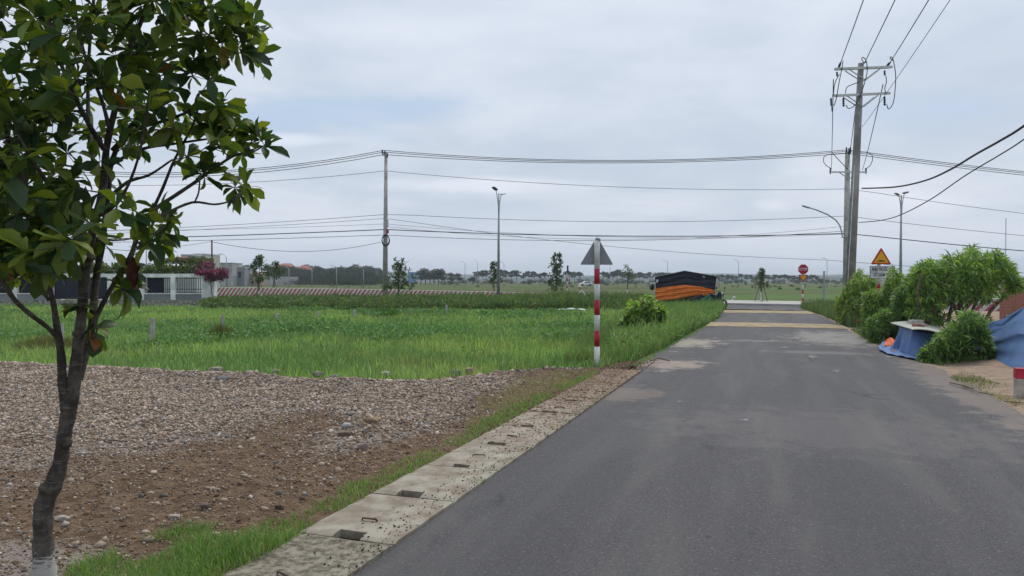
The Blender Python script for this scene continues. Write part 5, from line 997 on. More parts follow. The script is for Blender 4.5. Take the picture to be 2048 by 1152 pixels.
# ================================================================== FAR TREES
PFAR = [(.030, .055, .028, 5), (.045, .075, .035, 3), (.06, .085, .04, 1)]
def fartree(kind, seed):
    """unit-height prototype built at real size ~10 m"""
    g = np.random.default_rng(seed); t = empty('pine_tree' if kind == 'pine' else 'round_tree', (0, 0, 0), 0, 'x', 'tree'); m2 = MB()
    if kind == 'pine':
        hh = 10; lean = g.normal(0, .4); m2.tube([(0, 0, 0), (lean*.4, 0, 4), (lean, 0, 7.5)], [.22, .16, .08], 6)
        cl = [(lean+g.normal(0, 1.6), g.normal(0, 1.4), g.uniform(5.6, 9.4), g.uniform(1.0, 1.9)) for _ in range(9)]+[(lean, 0, 9, 1.3)]
        for c in cl: m2.tube([(lean*.6, 0, 5), (c[0], c[1], c[2])], [.09, .03], 4)
        fl = .42
    elif kind == 'wood':
        m2.tube([(0, 0, 0), (0, 0, 5)], [.4, .2], 6); cl = [(g.normal(0, 2.4), g.normal(0, 1.6), g.uniform(1.0, 8.2), g.uniform(1.4, 2.6)) for _ in range(20)]; fl = .8
    elif kind == 'bush':
        m2.tube([(0, 0, 0), (0, 0, 3)], [.2, .08], 5); cl = [(g.normal(0, 2.6), g.normal(0, 1.6), g.uniform(1, 7), g.uniform(1.5, 2.6)) for _ in range(7)]; fl = .9
    else:
        m2.tube([(0, 0, 0), (0, 0, 6)], [.25, .1], 6); cl = [(g.normal(0, 1.2), g.normal(0, 1.2), g.uniform(3.5, 8.6), g.uniform(1.1, 1.9)) for _ in range(9)]; fl = .8
    m2.build('trunk', M_bark2, t); Pp = []
    for (a, b, c, r_) in cl:
        n_ = 95; d = g.normal(0, 1, (n_, 3)); d /= np.linalg.norm(d, axis=1)[:, None]; d *= (g.uniform(.55, 1.0, n_)*r_)[:, None]; d[:, 2] *= fl; Pp.append(d+[a, b, c])
    Pp = np.concatenate(Pp); Pp = Pp[Pp[:, 2] > .1]; fr = frames_from(g.normal(0, 1, Pp.shape), g, .6, .9)
    instance(LEAF_SM, Pp, fr, g.uniform(.45, .95, len(Pp)), palette(PFAR, len(Pp), g, .3), 'crown', M_far, t); return t
protos = {k: [fartree(k, 200+i+10*j) for i in range(3)] for j, k in enumerate(('pine', 'wood', 'bush', 'round'))}
used = set()
def put(kind, px, ytop, D, label, grp, sx=1.0, ybase=None, cat='tree', g=random):
    pr = g.choice(protos[kind]); first = pr.name not in used; used.add(pr.name); o = pr if first else copy_tree(pr)
    h = (zz(ytop, D))/ (10.0 if kind != 'bush' else 8.0); o.location = (P(px, HOR, D).x, D, 0); o.scale = (h*sx, h*sx, h); o.rotation_euler.z = g.uniform(0, 6.28); tag(o, label, cat, grp); return o
rg = random.Random(5)
for i in range(46):      # dark wood on the left
    px = 470+6.4*i+rg.uniform(-3, 3); top = np.interp(px, [470, 500, 545, 600, 640, 700, 725, 750, 768], [534, 530, 533, 531, 534, 533, 529, 535, 547])+rg.uniform(-3.5, 6)
    put('wood', px, top, 380+rg.uniform(-18, 30), 'dark rounded tree in the wood behind the red roofed houses', 'trees of the dark wood', 1.2, g=rg)
for i in range(34):      # lower front row of the wood
    px = 500+7.7*i+rg.uniform(-3, 3); put('wood', px, 544+rg.uniform(-4, 7), 290+rg.uniform(0, 40) if px > 640 else 345, 'lower dark tree in the front row of the wood', 'front trees of the dark wood', 1.5, g=rg)
for px, t_ in ((842, 541), (851, 536), (860, 540), (868, 537), (877, 537), (884, 542), (902, 545), (918, 546), (945, 550)): put('round', px, t_, 330, 'grey-green tree in the clump between left pole and tall lamp', 'clump of far trees', 1.5, g=rg)
xs_ = [(958, 545), (966, 541), (974, 545), (1002, 541), (1013, 541), (1023, 544), (1033, 541), (1047, 546), (1058, 543), (1070, 545), (1078, 548), (1090, 547), (1120, 542), (1140, 544), (1150, 545), (1160, 546), (1206, 544), (1215, 548), (1226, 544), (1234, 541), (1245, 545), (1256, 545), (1266, 546), (1279, 546), (1288, 548), (1300, 546), (1316, 547), (1322, 546), (1334, 547), (1343, 548), (1356, 550), (1424, 551), (1436, 551), (1446, 551), (1455, 550), (1463, 551), (1471, 554), (1484, 550), (1492, 550), (1502, 551), (1511, 553), (1520, 552), (1536, 552), (1548, 550), (1558, 552), (1569, 551), (1578, 554), (1588, 552), (1598, 553), (1614, 552), (1624, 551), (1634, 554)]
for px, t_ in xs_: put('pine', px, t_-1.5+rg.uniform(-1.2, 1), 400+rg.uniform(-10, 60), 'small umbrella-shaped pine in the long row on the horizon', 'row of distant umbrella pines', 1.15, g=rg)
for i in range(44):      # scrub below the pines
    px = 880+18.5*i+rg.uniform(-8, 8); put('bush', px, 558.5+rg.uniform(-2, 1.2), 330+rg.uniform(-60, 90), 'low dark shrub under the row of distant pines', 'distant shrubs under the pines', 1.6, cat='shrub', g=rg)
for i in range(22):      # beyond right
    px = 1650+34*i+rg.uniform(-8, 8); put('wood', px, 556.5+rg.uniform(-2.2, 1), 430, 'dim tree on the right horizon behind the bushes', 'trees on the right horizon', 1.5, g=rg)
for i in range(30):
    px = 590+6.2*i+rg.uniform(-3, 3); put('bush', px, 557.5+rg.uniform(-2, 3), 250+rg.uniform(-20, 40), 'low shrub before the dark wood', 'shrubs before the dark wood', 1.5, cat='shrub', g=rg)
for i, (px, t_) in enumerate([(260+20*k, 527-4*math.sin(k*1.1)) for k in range(8)]): put('wood', px, t_+2, 260, 'dark tree on the low rise behind the garden wall', 'trees behind the garden wall', 1.4, g=rg)
for i in range(150):      # scrubby field bushes
    px = rg.uniform(620, 1720); py = rg.choice((566, 567.5, 569, 571, 575)); D = H*F/(py-HOR); hp = rg.uniform(1.5, 5.5)
    put('bush', px, py-hp, D, 'scrubby green shrub dotted about the far field', 'shrubs dotted about the far field', 1.3, cat='shrub', g=rg)
for px, py, hp in ((1559, 580, 9), (1585, 576, 8), (1598, 583, 9), (1640, 578, 8), (1215, 572, 7), (1235, 570, 8), (1505, 577, 8), (1355, 570, 6), (770+130, 571, 7)):
    D = H*F/(py-HOR); put('bush', px, py-hp, D, 'larger scrubby shrub standing in the far field', 'larger shrubs in the far field', .8, cat='shrub', g=rg)
# ================================================================== ROADSIDE TREES
def roadtree(px, ytop, ybot, D, wpx, label, seed, lean=0, ntip=70, y0=None, pal=None, leafsz=(.13, .28), stakes=False, white=True):
    g = np.random.default_rng(seed); b = P(px, HOR, D); b.z = 0; t = empty('roadside_tree', b, 0, label, 'tree'); k = D/F*1.6; h = zz(ytop, D); y0 = y0 if y0 is not None else ybot; zc0 = zz(y0, D); w_ = wpx*k/2
    mains = [([(0, 0, -.05), (.03*lean, 0, h*.3), (.02, .02, h*.55), (lean*.1, 0, h*.92)], [.07, .06, .045, .015])]
    for q in range(7):
        z_ = zc0*.8+(h-zc0)*q/8; an = g.uniform(0, 6.28); mains.append(([(0, 0, z_*.95), (math.cos(an)*w_*.4, math.sin(an)*w_*.4, z_+.25), (math.cos(an)*w_*.8, math.sin(an)*w_*.8, z_+.6*g.uniform(.5, 1.2))], [.03, .02, .01]))
    tips = []
    while len(tips) < ntip:
        z_ = g.uniform(zc0, h); u = (z_-zc0)/(h-zc0); r_ = w_*(.65+.45*math.sin(math.pi*min(1, u*1.1+.15)))*(1-.45*u**2); an = g.uniform(0, 6.28); q = math.sqrt(g.uniform(0, 1))*r_
        if vnoise(math.cos(an)*q*1.3+seed, z_*1.2+math.sin(an), 1) < .40: continue
        tips.append((math.cos(an)*q, math.sin(an)*q, z_))
    grow('trunk', 'crown', mains, tips, t, g, LEAF_OV, leafsz, 8, pal or [(.05, .10, .03, 5), (.08, .14, .045, 3), (.03, .065, .025, 3), (.16, .19, .07, .7)], M_bark2, M_leaf, twig=(.014, .006), n_side=6, along=2, droop=.2)
    if white: m2 = MB(); m2.tube([(0, 0, 0), (0, 0, .8)], [.085, .078], 8); m2.build('whitewash_band', M_white, t)
    if stakes:
        for a_ in (0.3, 2.4, 4.5):
            m2 = MB(); m2.tube([(math.cos(a_)*.55, math.sin(a_)*.55, 0), (math.cos(a_)*.06, math.sin(a_)*.06, 1.6)], .025, 5); m2.build('support_stake', M_bark2, t)
    return t
roadtree(518, 512, 575, 60, 27, 'leafy young roadside tree left of a smaller twin, in front of the striped barrier', 301, ntip=80, y0=562, stakes=True)
roadtree(548, 522, 575, 72, 24, 'smaller of two young roadside trees left of the utility pole', 302, ntip=60, y0=556, stakes=True, white=False)
roadtree(797, 515, 585, 58, 42, 'broad young tree just right of the left utility pole', 303, ntip=110, y0=576, white=False)
roadtree(988, 525, 590, 66, 18, 'slim young tree hiding behind the tall central street lamp', 304, ntip=55, y0=566, white=False)
roadtree(1113, 509, 590, 58, 27, 'young tree with a tall tufted top between central lamp and striped sign', 305, ntip=85, y0=580)
roadtree(1255, 531, 578, 70, 20, 'sparse thin young tree right of the striped signpost', 306, ntip=34, y0=562, leafsz=(.1, .22), pal=[(.09, .15, .07, 4), (.06, .10, .05, 3), (.2, .22, .14, 2)])
roadtree(1523, 537, 605, 53, 16, 'thin staked sapling on the far pavement left of the stop sign', 307, ntip=60, y0=578, stakes=True, leafsz=(.1, .2), pal=[(.06, .11, .045, 4), (.09, .14, .07, 3), (.2, .22, .16, 1)])
# ================================================================== STALL
SD = 44.0; SB = empty('market_stall', (P(1370, HOR, SD).x, SD, 0), 0, 'closed roadside stall wrapped in black cloth above an orange tarpaulin', 'stall'); sx0 = SB.location.x; SB.rotation_euler.z = R(-12)
def s3(px, py, dy=0.0): p = P(px, py, SD); return Vector((p.x-sx0, dy, p.z))
def cloth(top, bot, nu, nv, fold, mat, name, parent, dy=0, s3f=None, ph=0, fr=7.0):
    s3f = s3f or s3; tx = [p[0] for p in top]; ty = [p[1] for p in top]; bx_ = [p[0] for p in bot]; by_ = [p[1] for p in bot]; m2 = MB()
    def fn(u, v):
        xa = tx[0]+(tx[-1]-tx[0])*u; ya = np.interp(xa, tx, ty); xb = bx_[0]+(bx_[-1]-bx_[0])*u; yb_ = np.interp(xb, bx_, by_); x_ = xa*(1-v)+xb*v; y_ = ya*(1-v)+yb_*v
        f = fold*(math.sin(v*fr*2+u*5+ph)*.6+math.sin(v*fr*4.3-u*9+ph)*.35+1.3*(vnoise(u*6, v*9, 1.2, int(ph*3))-.5))*math.sin(math.pi*min(max(v, .08), .95))
        return tuple(s3f(x_, y_, dy-f))
    m2.grid(fn, nu, nv); o = m2.build(name, mat, parent, True); sm = o.modifiers.new('thick', 'SOLIDIFY'); sm.thickness = .012; return o
dpt = 2.3
cloth([(1311, 554), (1369, 542), (1431, 552)], [(1313, 578), (1330, 575), (1370, 571), (1400, 574), (1428, 579)], 40, 18, .04, M_blackt, 'black_cloth', SB, dy=-.03, ph=1)
cloth([(1312.5, 577), (1340, 573), (1369, 570), (1400, 573), (1427, 580)], [(1313, 603.5), (1330, 600), (1350, 598.5), (1372, 594), (1398, 589), (1400, 593), (1427, 586.5)], 50, 24, .06, M_oranget, 'orange_tarpaulin', SB, dy=-.10, ph=2.5, fr=9)
m2 = MB(); zr = s3(1369, 541).z; ze = s3(1311, 554).z; xa, xb, xm = s3(1308, 554).x, s3(1433, 552).x, s3(1369, 541).x; zb2 = s3(1433, 552.5).z
m2.add([(xa, -.15, ze), (xm, -.15, zr), (xb, -.15, zb2), (xa, dpt, ze), (xm, dpt, zr), (xb, dpt, zb2)], [(0, 1, 4, 3), (1, 2, 5, 4)]); o = m2.build('roof', M_galv, SB); sm = o.modifiers.new('t', 'SOLIDIFY'); sm.thickness = .03
for (x_, dy) in ((xa+.15, .05), (xb-.15, .05), (xa+.15, dpt-.1), (xb-.15, dpt-.1)): m2 = MB(); m2.tube([(x_, dy, 0), (x_, dy, ze)], .035, 6); m2.build('post', M_conc, SB)
for x_ in (xa+.15, xb-.15):
    m2 = MB(); m2.grid(lambda u, v: (x_+.04*math.sin(u*9), u*dpt, .25+(ze-.3)*v), 10, 4); o = m2.build('side_cloth', M_blackt, SB, True); sm = o.modifiers.new('t', 'SOLIDIFY'); sm.thickness = .01
m2 = MB(); m2.grid(lambda u, v: (xa+.15+(xb-xa-.3)*u, dpt-.05+.04*math.sin(u*19), .25+(ze-.25)*v), 16, 4); o = m2.build('back_cloth', M_blackt, SB, True); sm = o.modifiers.new('t', 'SOLIDIFY'); sm.thickness = .01
m2 = MB(); m2.box((0.1, 1.0, .45), (3.2, 1.1, .7)); m2.build('counter', M_dark, SB, bevel=.02)
cloth([(1314, 559), (1318, 559)], [(1313, 566), (1317, 565)], 4, 6, .02, M_white, 'pale_rag', SB, dy=-.16)
cloth([(1431, 556), (1433, 557)], [(1434, 574), (1438, 575)], 4, 8, .03, pm('pale_pink_cloth', (.5, .38, .36), .8, .1, 8), 'hanging_rag', SB, dy=-.1)
cloth([(1404, 551.5), (1408, 552)], [(1404, 556.5), (1408, 557)], 4, 4, .01, pm('grey_patch', (.2, .21, .25), .7, .1, 8), 'cloth_patch', SB, dy=-.14)
cr_ = empty('hanging_bag', P(1306, 580, SD-.3), 0, 'dark bag on a small white frame at the left side of the stall', 'bag'); L0 = Vector(cr_.location)
m2 = MB(); q = lambda x_, y_: tuple(P(x_, y_, SD-.3)-L0)
m2.tube([q(1299, 566), q(1312, 566)], .02, 5); m2.tube([q(1302, 566), q(1302, 604)], .018, 5); m2.build('frame', M_white, cr_)
m2 = MB(); m2.tube([q(1306, 567), q(1305, 572), q(1304, 577), q(1304, 580.5)], [.05, .13, .14, .06], 8); m2.build('bag', M_blackt, cr_, True)
gb_ = empty('green_box', P(1411, 598, SD-1.2), 0, 'tilted green box or sheet in the grass under the right end of the stall', 'box'); m2 = MB(); m2.box((0, 0, -.1), (.75, .35, .38), rot=Matrix.Rotation(R(-32), 3, 'Y')); m2.build('box', M_green, gb_, bevel=.02)
m2 = MB(); m2.box((0, 0, .09), (.78, .37, .03), rot=Matrix.Rotation(R(-32), 3, 'Y')); m2.build('lid', M_dark, gb_)
dk = empty('cart', P(1394, 596, SD-.8), 0, 'small dark covered cart poking out under the orange tarpaulin', 'cart'); m2 = MB(); m2.prism([(-.45, 0, -.25), (.28, 0, -.25), (.28, 0, .23), (-.4, 0, -.02)], (0, -.3, 0), (0, .3, 0)); m2.build('body', M_blackt, dk, bevel=.02)
for x_ in (-.25, .15): m2 = MB(); m2.tube([(x_, -.34, -.35), (x_, -.30, -.35)], .16, 14); m2.build('wheel', M_black, dk)
# ================================================================== MOTORBIKES
def motorbike(loc, rz, label, bodymat, sc=1.0):
    t = empty('motorbike', loc, rz, label, 'motorbike'); t.scale = (sc, sc, sc)
    def wheel(x_):
        w_ = MB(); w_.tube([(x_+.24*math.cos(a_), 0, .28+.24*math.sin(a_)) for a_ in np.linspace(0, 2*math.pi, 25)], .055, 8, cap=False); o = w_.build('wheel', M_black, t, True)
        r_ = MB(); 
        for k in range(8): r_.tube([(x_, 0, .28), (x_+.22*math.cos(k*.785), 0, .28+.22*math.sin(k*.785))], .006, 4)
        r_.tube([(x_, -.05, .28), (x_, .05, .28)], .04, 10); r_.build('rim', M_galv, o)
    wheel(-.62); wheel(.62)
    m2 = MB(); m2.tube([(.62, 0, .28), (.5, 0, .6), (.40, 0, .95)], .03, 6); m2.build('fork', M_galv, t, True)
    m2 = MB(); m2.prism([(.48, 0, .92), (.30, 0, .95), (.18, 0, .45), (-.05, 0, .32), (-.3, 0, .36), (-.75, 0, .72), (-.7, 0, .80), (-.2, 0, .68), (.12, 0, .62), (.40, 0, .62)], (0, -.1, 0), (0, .1, 0)); m2.build('body', bodymat, t, bevel=.03)
    m2 = MB(); m2.prism([(.12, 0, .70), (-.2, 0, .72), (-.68, 0, .82), (-.66, 0, .90), (-.3, 0, .82), (.1, 0, .78)], (0, -.12, 0), (0, .12, 0)); m2.build('seat', M_black, t, bevel=.02)
    m2 = MB(); m2.tube([(.30, -.33, 1.03), (.40, -.12, 1.0), (.42, 0, .97), (.40, .12, 1.0), (.30, .33, 1.03)], .016, 6); m2.build('handlebar', M_dark, t, True)
    for s_ in (-1, 1):
        m2 = MB(); m2.tube([(.36, s_*.26, 1.02), (.34, s_*.30, 1.17)], .008, 5); m2.tube([(.335, s_*.30, 1.2), (.32, s_*.30, 1.2)], .055, 10); m2.build('mirror', M_dark, t)
    m2 = MB(); m2.tube([(.47, 0, .9), (.53, 0, .9)], [.08, .05], 10); m2.build('headlight', M_white, t); return t
b = P(1434, 612, 42.6); motorbike((b.x, b.y, 0), R(-68), 'dark motorbike parked at the right end of the stall', M_dark)
b = P(1160, 606, 51); mk = motorbike((b.x+.1, b.y, -.42), R(168), 'green motorbike mostly hidden by the weed bank under a rider', M_green, .95)
# rider
def person(loc, rz, joints, label, shirt, trousers):
    t = empty('person', loc, rz, label, 'person'); names = list(joints); V = [joints[k][0] for k in names]; Rr = [joints[k][1] for k in names]
    E = [('pelvis', 'waist'), ('waist', 'chest'), ('chest', 'neck'), ('neck', 'headc'), ('headc', 'headt'), ('pelvis', 'hipl'), ('hipl', 'kneel'), ('kneel', 'anklel'), ('anklel', 'toel'), ('pelvis', 'hipr'), ('hipr', 'kneer'), ('kneer', 'ankler'), ('ankler', 'toer'), ('chest', 'shl'), ('shl', 'ell'), ('ell', 'wrl'), ('wrl', 'hal'), ('chest', 'shr'), ('shr', 'elr'), ('elr', 'wrr'), ('wrr', 'har')]
    def skin(name, es, mat, grow_=0):
        used_ = sorted({k for e in es for k in e}, key=names.index); me = bpy.data.meshes.new(name); me.from_pydata([V[names.index(k)] for k in used_], [(used_.index(a), used_.index(b)) for a, b in es], []); o = bpy.data.objects.new(name, me); COL.objects.link(o); o.parent = t
        o.modifiers.new('skin', 'SKIN'); o.modifiers.new('sub', 'SUBSURF').levels = 2; o.modifiers['sub'].render_levels = 2
        for i, k in enumerate(used_): r_ = Rr[names.index(k)]+grow_; me.skin_vertices[0].data[i].radius = (r_, r_*.85)
        me.skin_vertices[0].data[0].use_root = True; me.materials.append(mat); return o
    skin('body', E, M_skin)
    skin('shirt', [e for e in E if e[0] in ('pelvis', 'waist', 'chest', 'shl', 'shr', 'ell', 'elr') and e[1] in ('waist', 'chest', 'shl', 'shr', 'ell', 'elr', 'wrl', 'wrr')], shirt, .018)
    skin('trousers', [('pelvis', 'hipl'), ('hipl', 'kneel'), ('kneel', 'anklel'), ('pelvis', 'hipr'), ('hipr', 'kneer'), ('kneer', 'ankler')], trousers, .02)
    return t
J = {'pelvis': ((-.25, 0, .92), .13), 'waist': ((-.18, 0, 1.08), .12), 'chest': ((-.02, 0, 1.30), .14), 'neck': ((.08, 0, 1.44), .055), 'headc': ((.13, 0, 1.54), .09), 'headt': ((.14, 0, 1.64), .075),
     'hipl': ((-.2, .1, .88), .09), 'kneel': ((.22, .16, .74), .065), 'anklel': ((.12, .16, .34), .045), 'toel': ((.26, .16, .28), .035), 'hipr': ((-.2, -.1, .88), .09), 'kneer': ((.22, -.16, .74), .065), 'ankler': ((.12, -.16, .34), .045), 'toer': ((.26, -.16, .28), .035),
     'shl': ((.0, .18, 1.34), .065), 'ell': ((.12, .27, 1.12), .048), 'wrl': ((.30, .28, 1.05), .032), 'hal': ((.36, .28, 1.04), .035), 'shr': ((.0, -.18, 1.34), .065), 'elr': ((.12, -.27, 1.12), .048), 'wrr': ((.30, -.28, 1.05), .032), 'har': ((.36, -.28, 1.04), .035)}
pr_ = person((b.x+.1, b.y, -.42), R(168), J, 'person in a pale shirt and hat riding low behind the weed bank', pm('pale_shirt', (.55, .52, .48), .85, .1, 8), M_dark)
m2 = MB(); m2.tube([(.13, 0, 1.60), (.13, 0, 1.62), (.13, 0, 1.70), (.13, 0, 1.74)], [.17, .15, .10, .04], 14); m2.build('hat', pm('straw_hat', (.5, .42, .32), .9, .1, 20), pr_, True)
# ================================================================== CAR
cD = 238; b = P(1171, HOR, cD); CR = empty('parked_car', (b.x, cD, 0), R(12), 'small white car parked far off in the field behind the rider', 'car')
prof = [(-2.1, .35), (-2.15, .85), (-1.75, 1.15), (-1.35, 1.5), (.25, 1.55), (.95, 1.05), (2.0, .85), (2.12, .35)]
m2 = MB(); m2.prism([(-x_, 0, z_) for x_, z_ in prof], (0, -.85, 0), (0, .85, 0)); m2.build('body', pm('car_white', (.72, .73, .74), .3, .05, 1), CR, bevel=.08)
for x0, x1 in ((-1.25, -.35), (-.25, .55)): m2 = MB(); m2.prism([(-x0, -.87, 1.05), (-x1, -.87, 1.05), (-min(x1, .3), -.87, 1.42), (-x0, -.87, 1.42)], (0, -.0, 0), (0, .02, 0)); m2.build('window', M_glass, CR)
for x_ in (-1.35, 1.3):
    for y_ in (-.8, .8): m2 = MB(); m2.tube([(-x_, y_-.1, .34), (-x_, y_+.1, .34)], .34, 16); o = m2.build('wheel', M_black, CR)
# white heaps in the field
for px, py, w_, lb in ((1468, 597, 7, 'pale sack heap with a weed growing on it in the far field'), (1465, 600.5, 6, 'flat pale stone beside the far pavement'), (1484, 602, 3, 'tiny pale stone nearest the far pavement')):
    c = G(px, py); k = c.y/F; m2 = MB(); r_ = w_*k/2; m2.tube([(0, 0, 0), (0, 0, r_*.4), (.05, 0, r_*(1.4 if w_ == 7 else .7))], [r_, r_*.85, r_*.2], 9); o = m2.build('stone_heap', M_hw, smooth=True); o.location = c; tag(o, lb, 'heap')
# ================================================================== RIGHT SIDE: BUSHES, TREE, TARPS, BRICK WALL
def bush(name, px0, px1, ytop, ybase, D, dd, ntip, pal, label, seed, leaf=LEAF_LG, lsz=(.12, .22), per=7, droop=.5, cat='bush', prof=None, nst=5, alongk=2, twig=(.01, .003), z0=.06):
    g = np.random.default_rng(seed); pc = (px0+px1)/2; b = P(pc, HOR, D); b.z = 0; t = empty(name, b, 0, label, cat); L0 = Vector(b); tips = []
    while len(tips) < ntip:
        px = g.uniform(px0, px1); u = (px-px0)/(px1-px0); top = np.interp(px, [p[0] for p in prof], [p[1] for p in prof]) if prof else ytop+(ybase-ytop)*.5*(2*u-1)**2*1.3
        ed_ = math.sqrt(max(.05, 1-(2*u-1)**2)); Dv = D+g.uniform(-1, 1)*dd*ed_; top += 22*(vnoise(px, 0, .11, seed)-.5)*min(1, (ybase-top)/60); f = g.uniform(0, 1)**.8; py = ybase+(top-ybase)*f; p = P(px, py, Dv)
        if p.z < z0 or (vnoise(px, py, .08, seed)*.7+vnoise(px, py, .22, seed+1)*.3 < .36): continue
        tips.append(np.array(p-L0))
    zt_ = max(t_[2] for t_ in tips); mains = []
    for k in range(nst):
        q = tips[g.integers(len(tips))]; mains.append(([(g.normal(0, .12), g.normal(0, .1), 0), (q[0]*.3+g.normal(0, .05), q[1]*.3, zt_*.3), (q[0]*.6, q[1]*.6, max(.2, q[2]*.6)), (q[0]*.85, q[1]*.85, max(.25, q[2]*.85))], [.03, .024, .016, .008]))
    grow('stems', 'foliage', mains, tips, t, g, leaf, lsz, per, pal, M_bark2, M_leaf, twig=twig, n_side=6, along=alongk, droop=droop); return t
PB1 = [(.20, .33, .07, 4), (.30, .43, .09, 3), (.13, .23, .06, 3), (.06, .12, .05, 1.5), (.38, .46, .13, 1.2)]
PB2 = [(.14, .26, .07, 5), (.09, .18, .06, 4), (.24, .37, .09, 3), (.05, .11, .045, 1.5)]
bush('bush', 1243, 1338, 592, 668, 21.0, .8, 460, PB1, 'light green leafy bush in the roadside weeds right of the striped signpost', 401, LEAF_OV, (.09, .18), 7, .35, prof=[(1243, 640), (1262, 612), (1292, 598), (1305, 600), (1325, 615), (1338, 650)])
bush('bush', 1225, 1300, 668, 712, 17.5, .5, 90, PB2, 'low ground creeping bush at the weeds edge near the bent root', 402, LEAF_OV, (.06, .13), 6, .3, z0=.03)
UP = dict(droop=.12)
bush('bush', 1676, 1752, 545, 646, 27, 1.0, 560, PB1, 'tall light green bush at the foot of the near utility pole', 403, LEAF_LG, (.11, .20), 8, .1, prof=[(1676, 600), (1688, 572), (1697, 560), (1715, 544), (1738, 546), (1752, 562)])
bush('bush', 1728, 1836, 545, 684, 21, .9, 900, PB1+PB2, 'dense green bush wrapped round the speed bump signpost', 404, LEAF_LG, (.10, .18), 8, .15, prof=[(1728, 590), (1745, 586), (1766, 584), (1782, 560), (1796, 548), (1812, 548), (1836, 535)])
bush('bush', 1774, 1797, 531, 575, 20.2, .3, 36, PB1, 'single leafy shoot overlapping the right side of the lettered board', 405, LEAF_LG, (.11, .18), 7, .1, nst=2, prof=[(1774, 552), (1786, 531), (1797, 545)])
bush('bush', 1738, 1800, 618, 692, 19.3, .5, 300, PB2, 'low green bush skirt before the speed bump sign, behind the small bollard', 406, LEAF_LG, (.09, .16), 7, .15, z0=.04, prof=[(1738, 640), (1760, 625), (1800, 625)])
bush('bush', 1790, 1875, 565, 655, 18.8, .6, 460, PB2, 'shaded bush directly behind the blue tarpaulin shelter', 407, LEAF_LG, (.10, .18), 8, .25, prof=[(1790, 575), (1830, 560), (1875, 590)])
bush('bush', 1842, 1982, 640, 736, 14.7, .5, 620, PB2+[(.24, .37, .08, 3)], 'low bush spreading over the verge between shelter and large blue tarpaulin', 408, LEAF_LG, (.09, .17), 7, .15, z0=.02, prof=[(1842, 706), (1858, 692), (1880, 672), (1905, 640), (1940, 622), (1965, 628), (1982, 690)])
# multi-stemmed tree
RT = empty('tree', (P(1868, HOR, 17.5).x, 17.5, 0), 0, 'multi-stemmed right hand tree with long drooping leaves over the tarpaulins', 'tree'); L0 = Vector(RT.location)
def rr_(lst): return [P(a, b, D)-L0 for a, b, D, r_ in lst], [.72*r_/F*D for a, b, D, r_ in lst]
RM = [[(1850, 735, 17.4, 9), (1852, 680, 17.3, 8), (1858, 640, 17.2, 7.5), (1872, 610, 17.1, 7), (1882, 590, 17, 6), (1890, 560, 17, 4), (1905, 530, 17, 2)],
      [(1905, 735, 17.6, 8), (1915, 680, 17.6, 7.5), (1921, 635, 17.6, 8), (1922, 605, 17.5, 7), (1930, 580, 17.5, 6), (1940, 555, 17.5, 4), (1950, 520, 17.5, 2)],
      [(1921, 640, 17.6, 5), (1908, 610, 17.5, 4.5), (1900, 590, 17.4, 4), (1885, 565, 17.3, 3), (1860, 545, 17.2, 2)], [(1923, 625, 17.6, 5), (1945, 600, 17.7, 4.5), (1962, 578, 17.8, 4), (1985, 550, 17.9, 3), (2000, 530, 18, 2)],
      [(1955, 735, 17.8, 5), (1965, 660, 17.8, 4.5), (1980, 625, 17.8, 4.5), (2000, 602, 17.9, 4), (2015, 585, 18, 3), (2020, 560, 18, 2)], [(1900, 700, 17.5, 5), (1898, 640, 17.4, 4.5), (1903, 615, 17.3, 4), (1915, 580, 17.2, 3)], [(1940, 700, 17.6, 5), (1936, 640, 17.5, 4), (1950, 610, 17.5, 4), (1960, 570, 17.4, 3)], [(1852, 660, 17.3, 5), (1840, 620, 17, 4), (1835, 585, 16.8, 3), (1842, 550, 16.8, 2)]]
g = np.random.default_rng(410); tips = []; prof = [(1815, 568), (1830, 536), (1845, 520), (1858, 516), (1872, 522), (1890, 512), (1915, 512), (1930, 498), (1945, 492), (1962, 503), (1985, 494), (2010, 512), (2030, 548), (2040, 575)]; low = [(1815, 628), (1850, 634), (1875, 622), (1900, 602), (1960, 600), (1990, 606), (2010, 590), (2040, 568)]
while len(tips) < 860:
    px = g.uniform(1818, 2038); tp_ = np.interp(px, [p[0] for p in prof], [p[1] for p in prof])+4; lo = np.interp(px, [p[0] for p in low], [p[1] for p in low]); py = tp_-7*(g.uniform() < .12)+(lo-tp_)*g.uniform(0, 1)**1.1
    e = math.sqrt(max(.05, 1-((px-1928)/112)**2)); Dv = 17.5+g.uniform(-1.2, 1.2)*e
    if vnoise(px, py, .055, 44)*.65+vnoise(px, py, .17, 45)*.35 < .36: continue
    tips.append(np.array(P(px, py, Dv)-L0))
for q in range(60): tips.append(np.array(P(g.uniform(1860, 1990), g.uniform(630, 690), 17.5+g.uniform(-.6, .6))-L0))
grow('trunk', 'crown', [rr_(l) for l in RM], tips, RT, g, LEAF_LG, (.12, .22), 8, PB2+[(.22, .36, .07, 5), (.32, .44, .09, 2)], pm('brown_bark', (.17, .125, .095), .9, .4, 9, .6, 30), M_leaf, twig=(.009, .003), n_side=9, along=2, droop=.32)
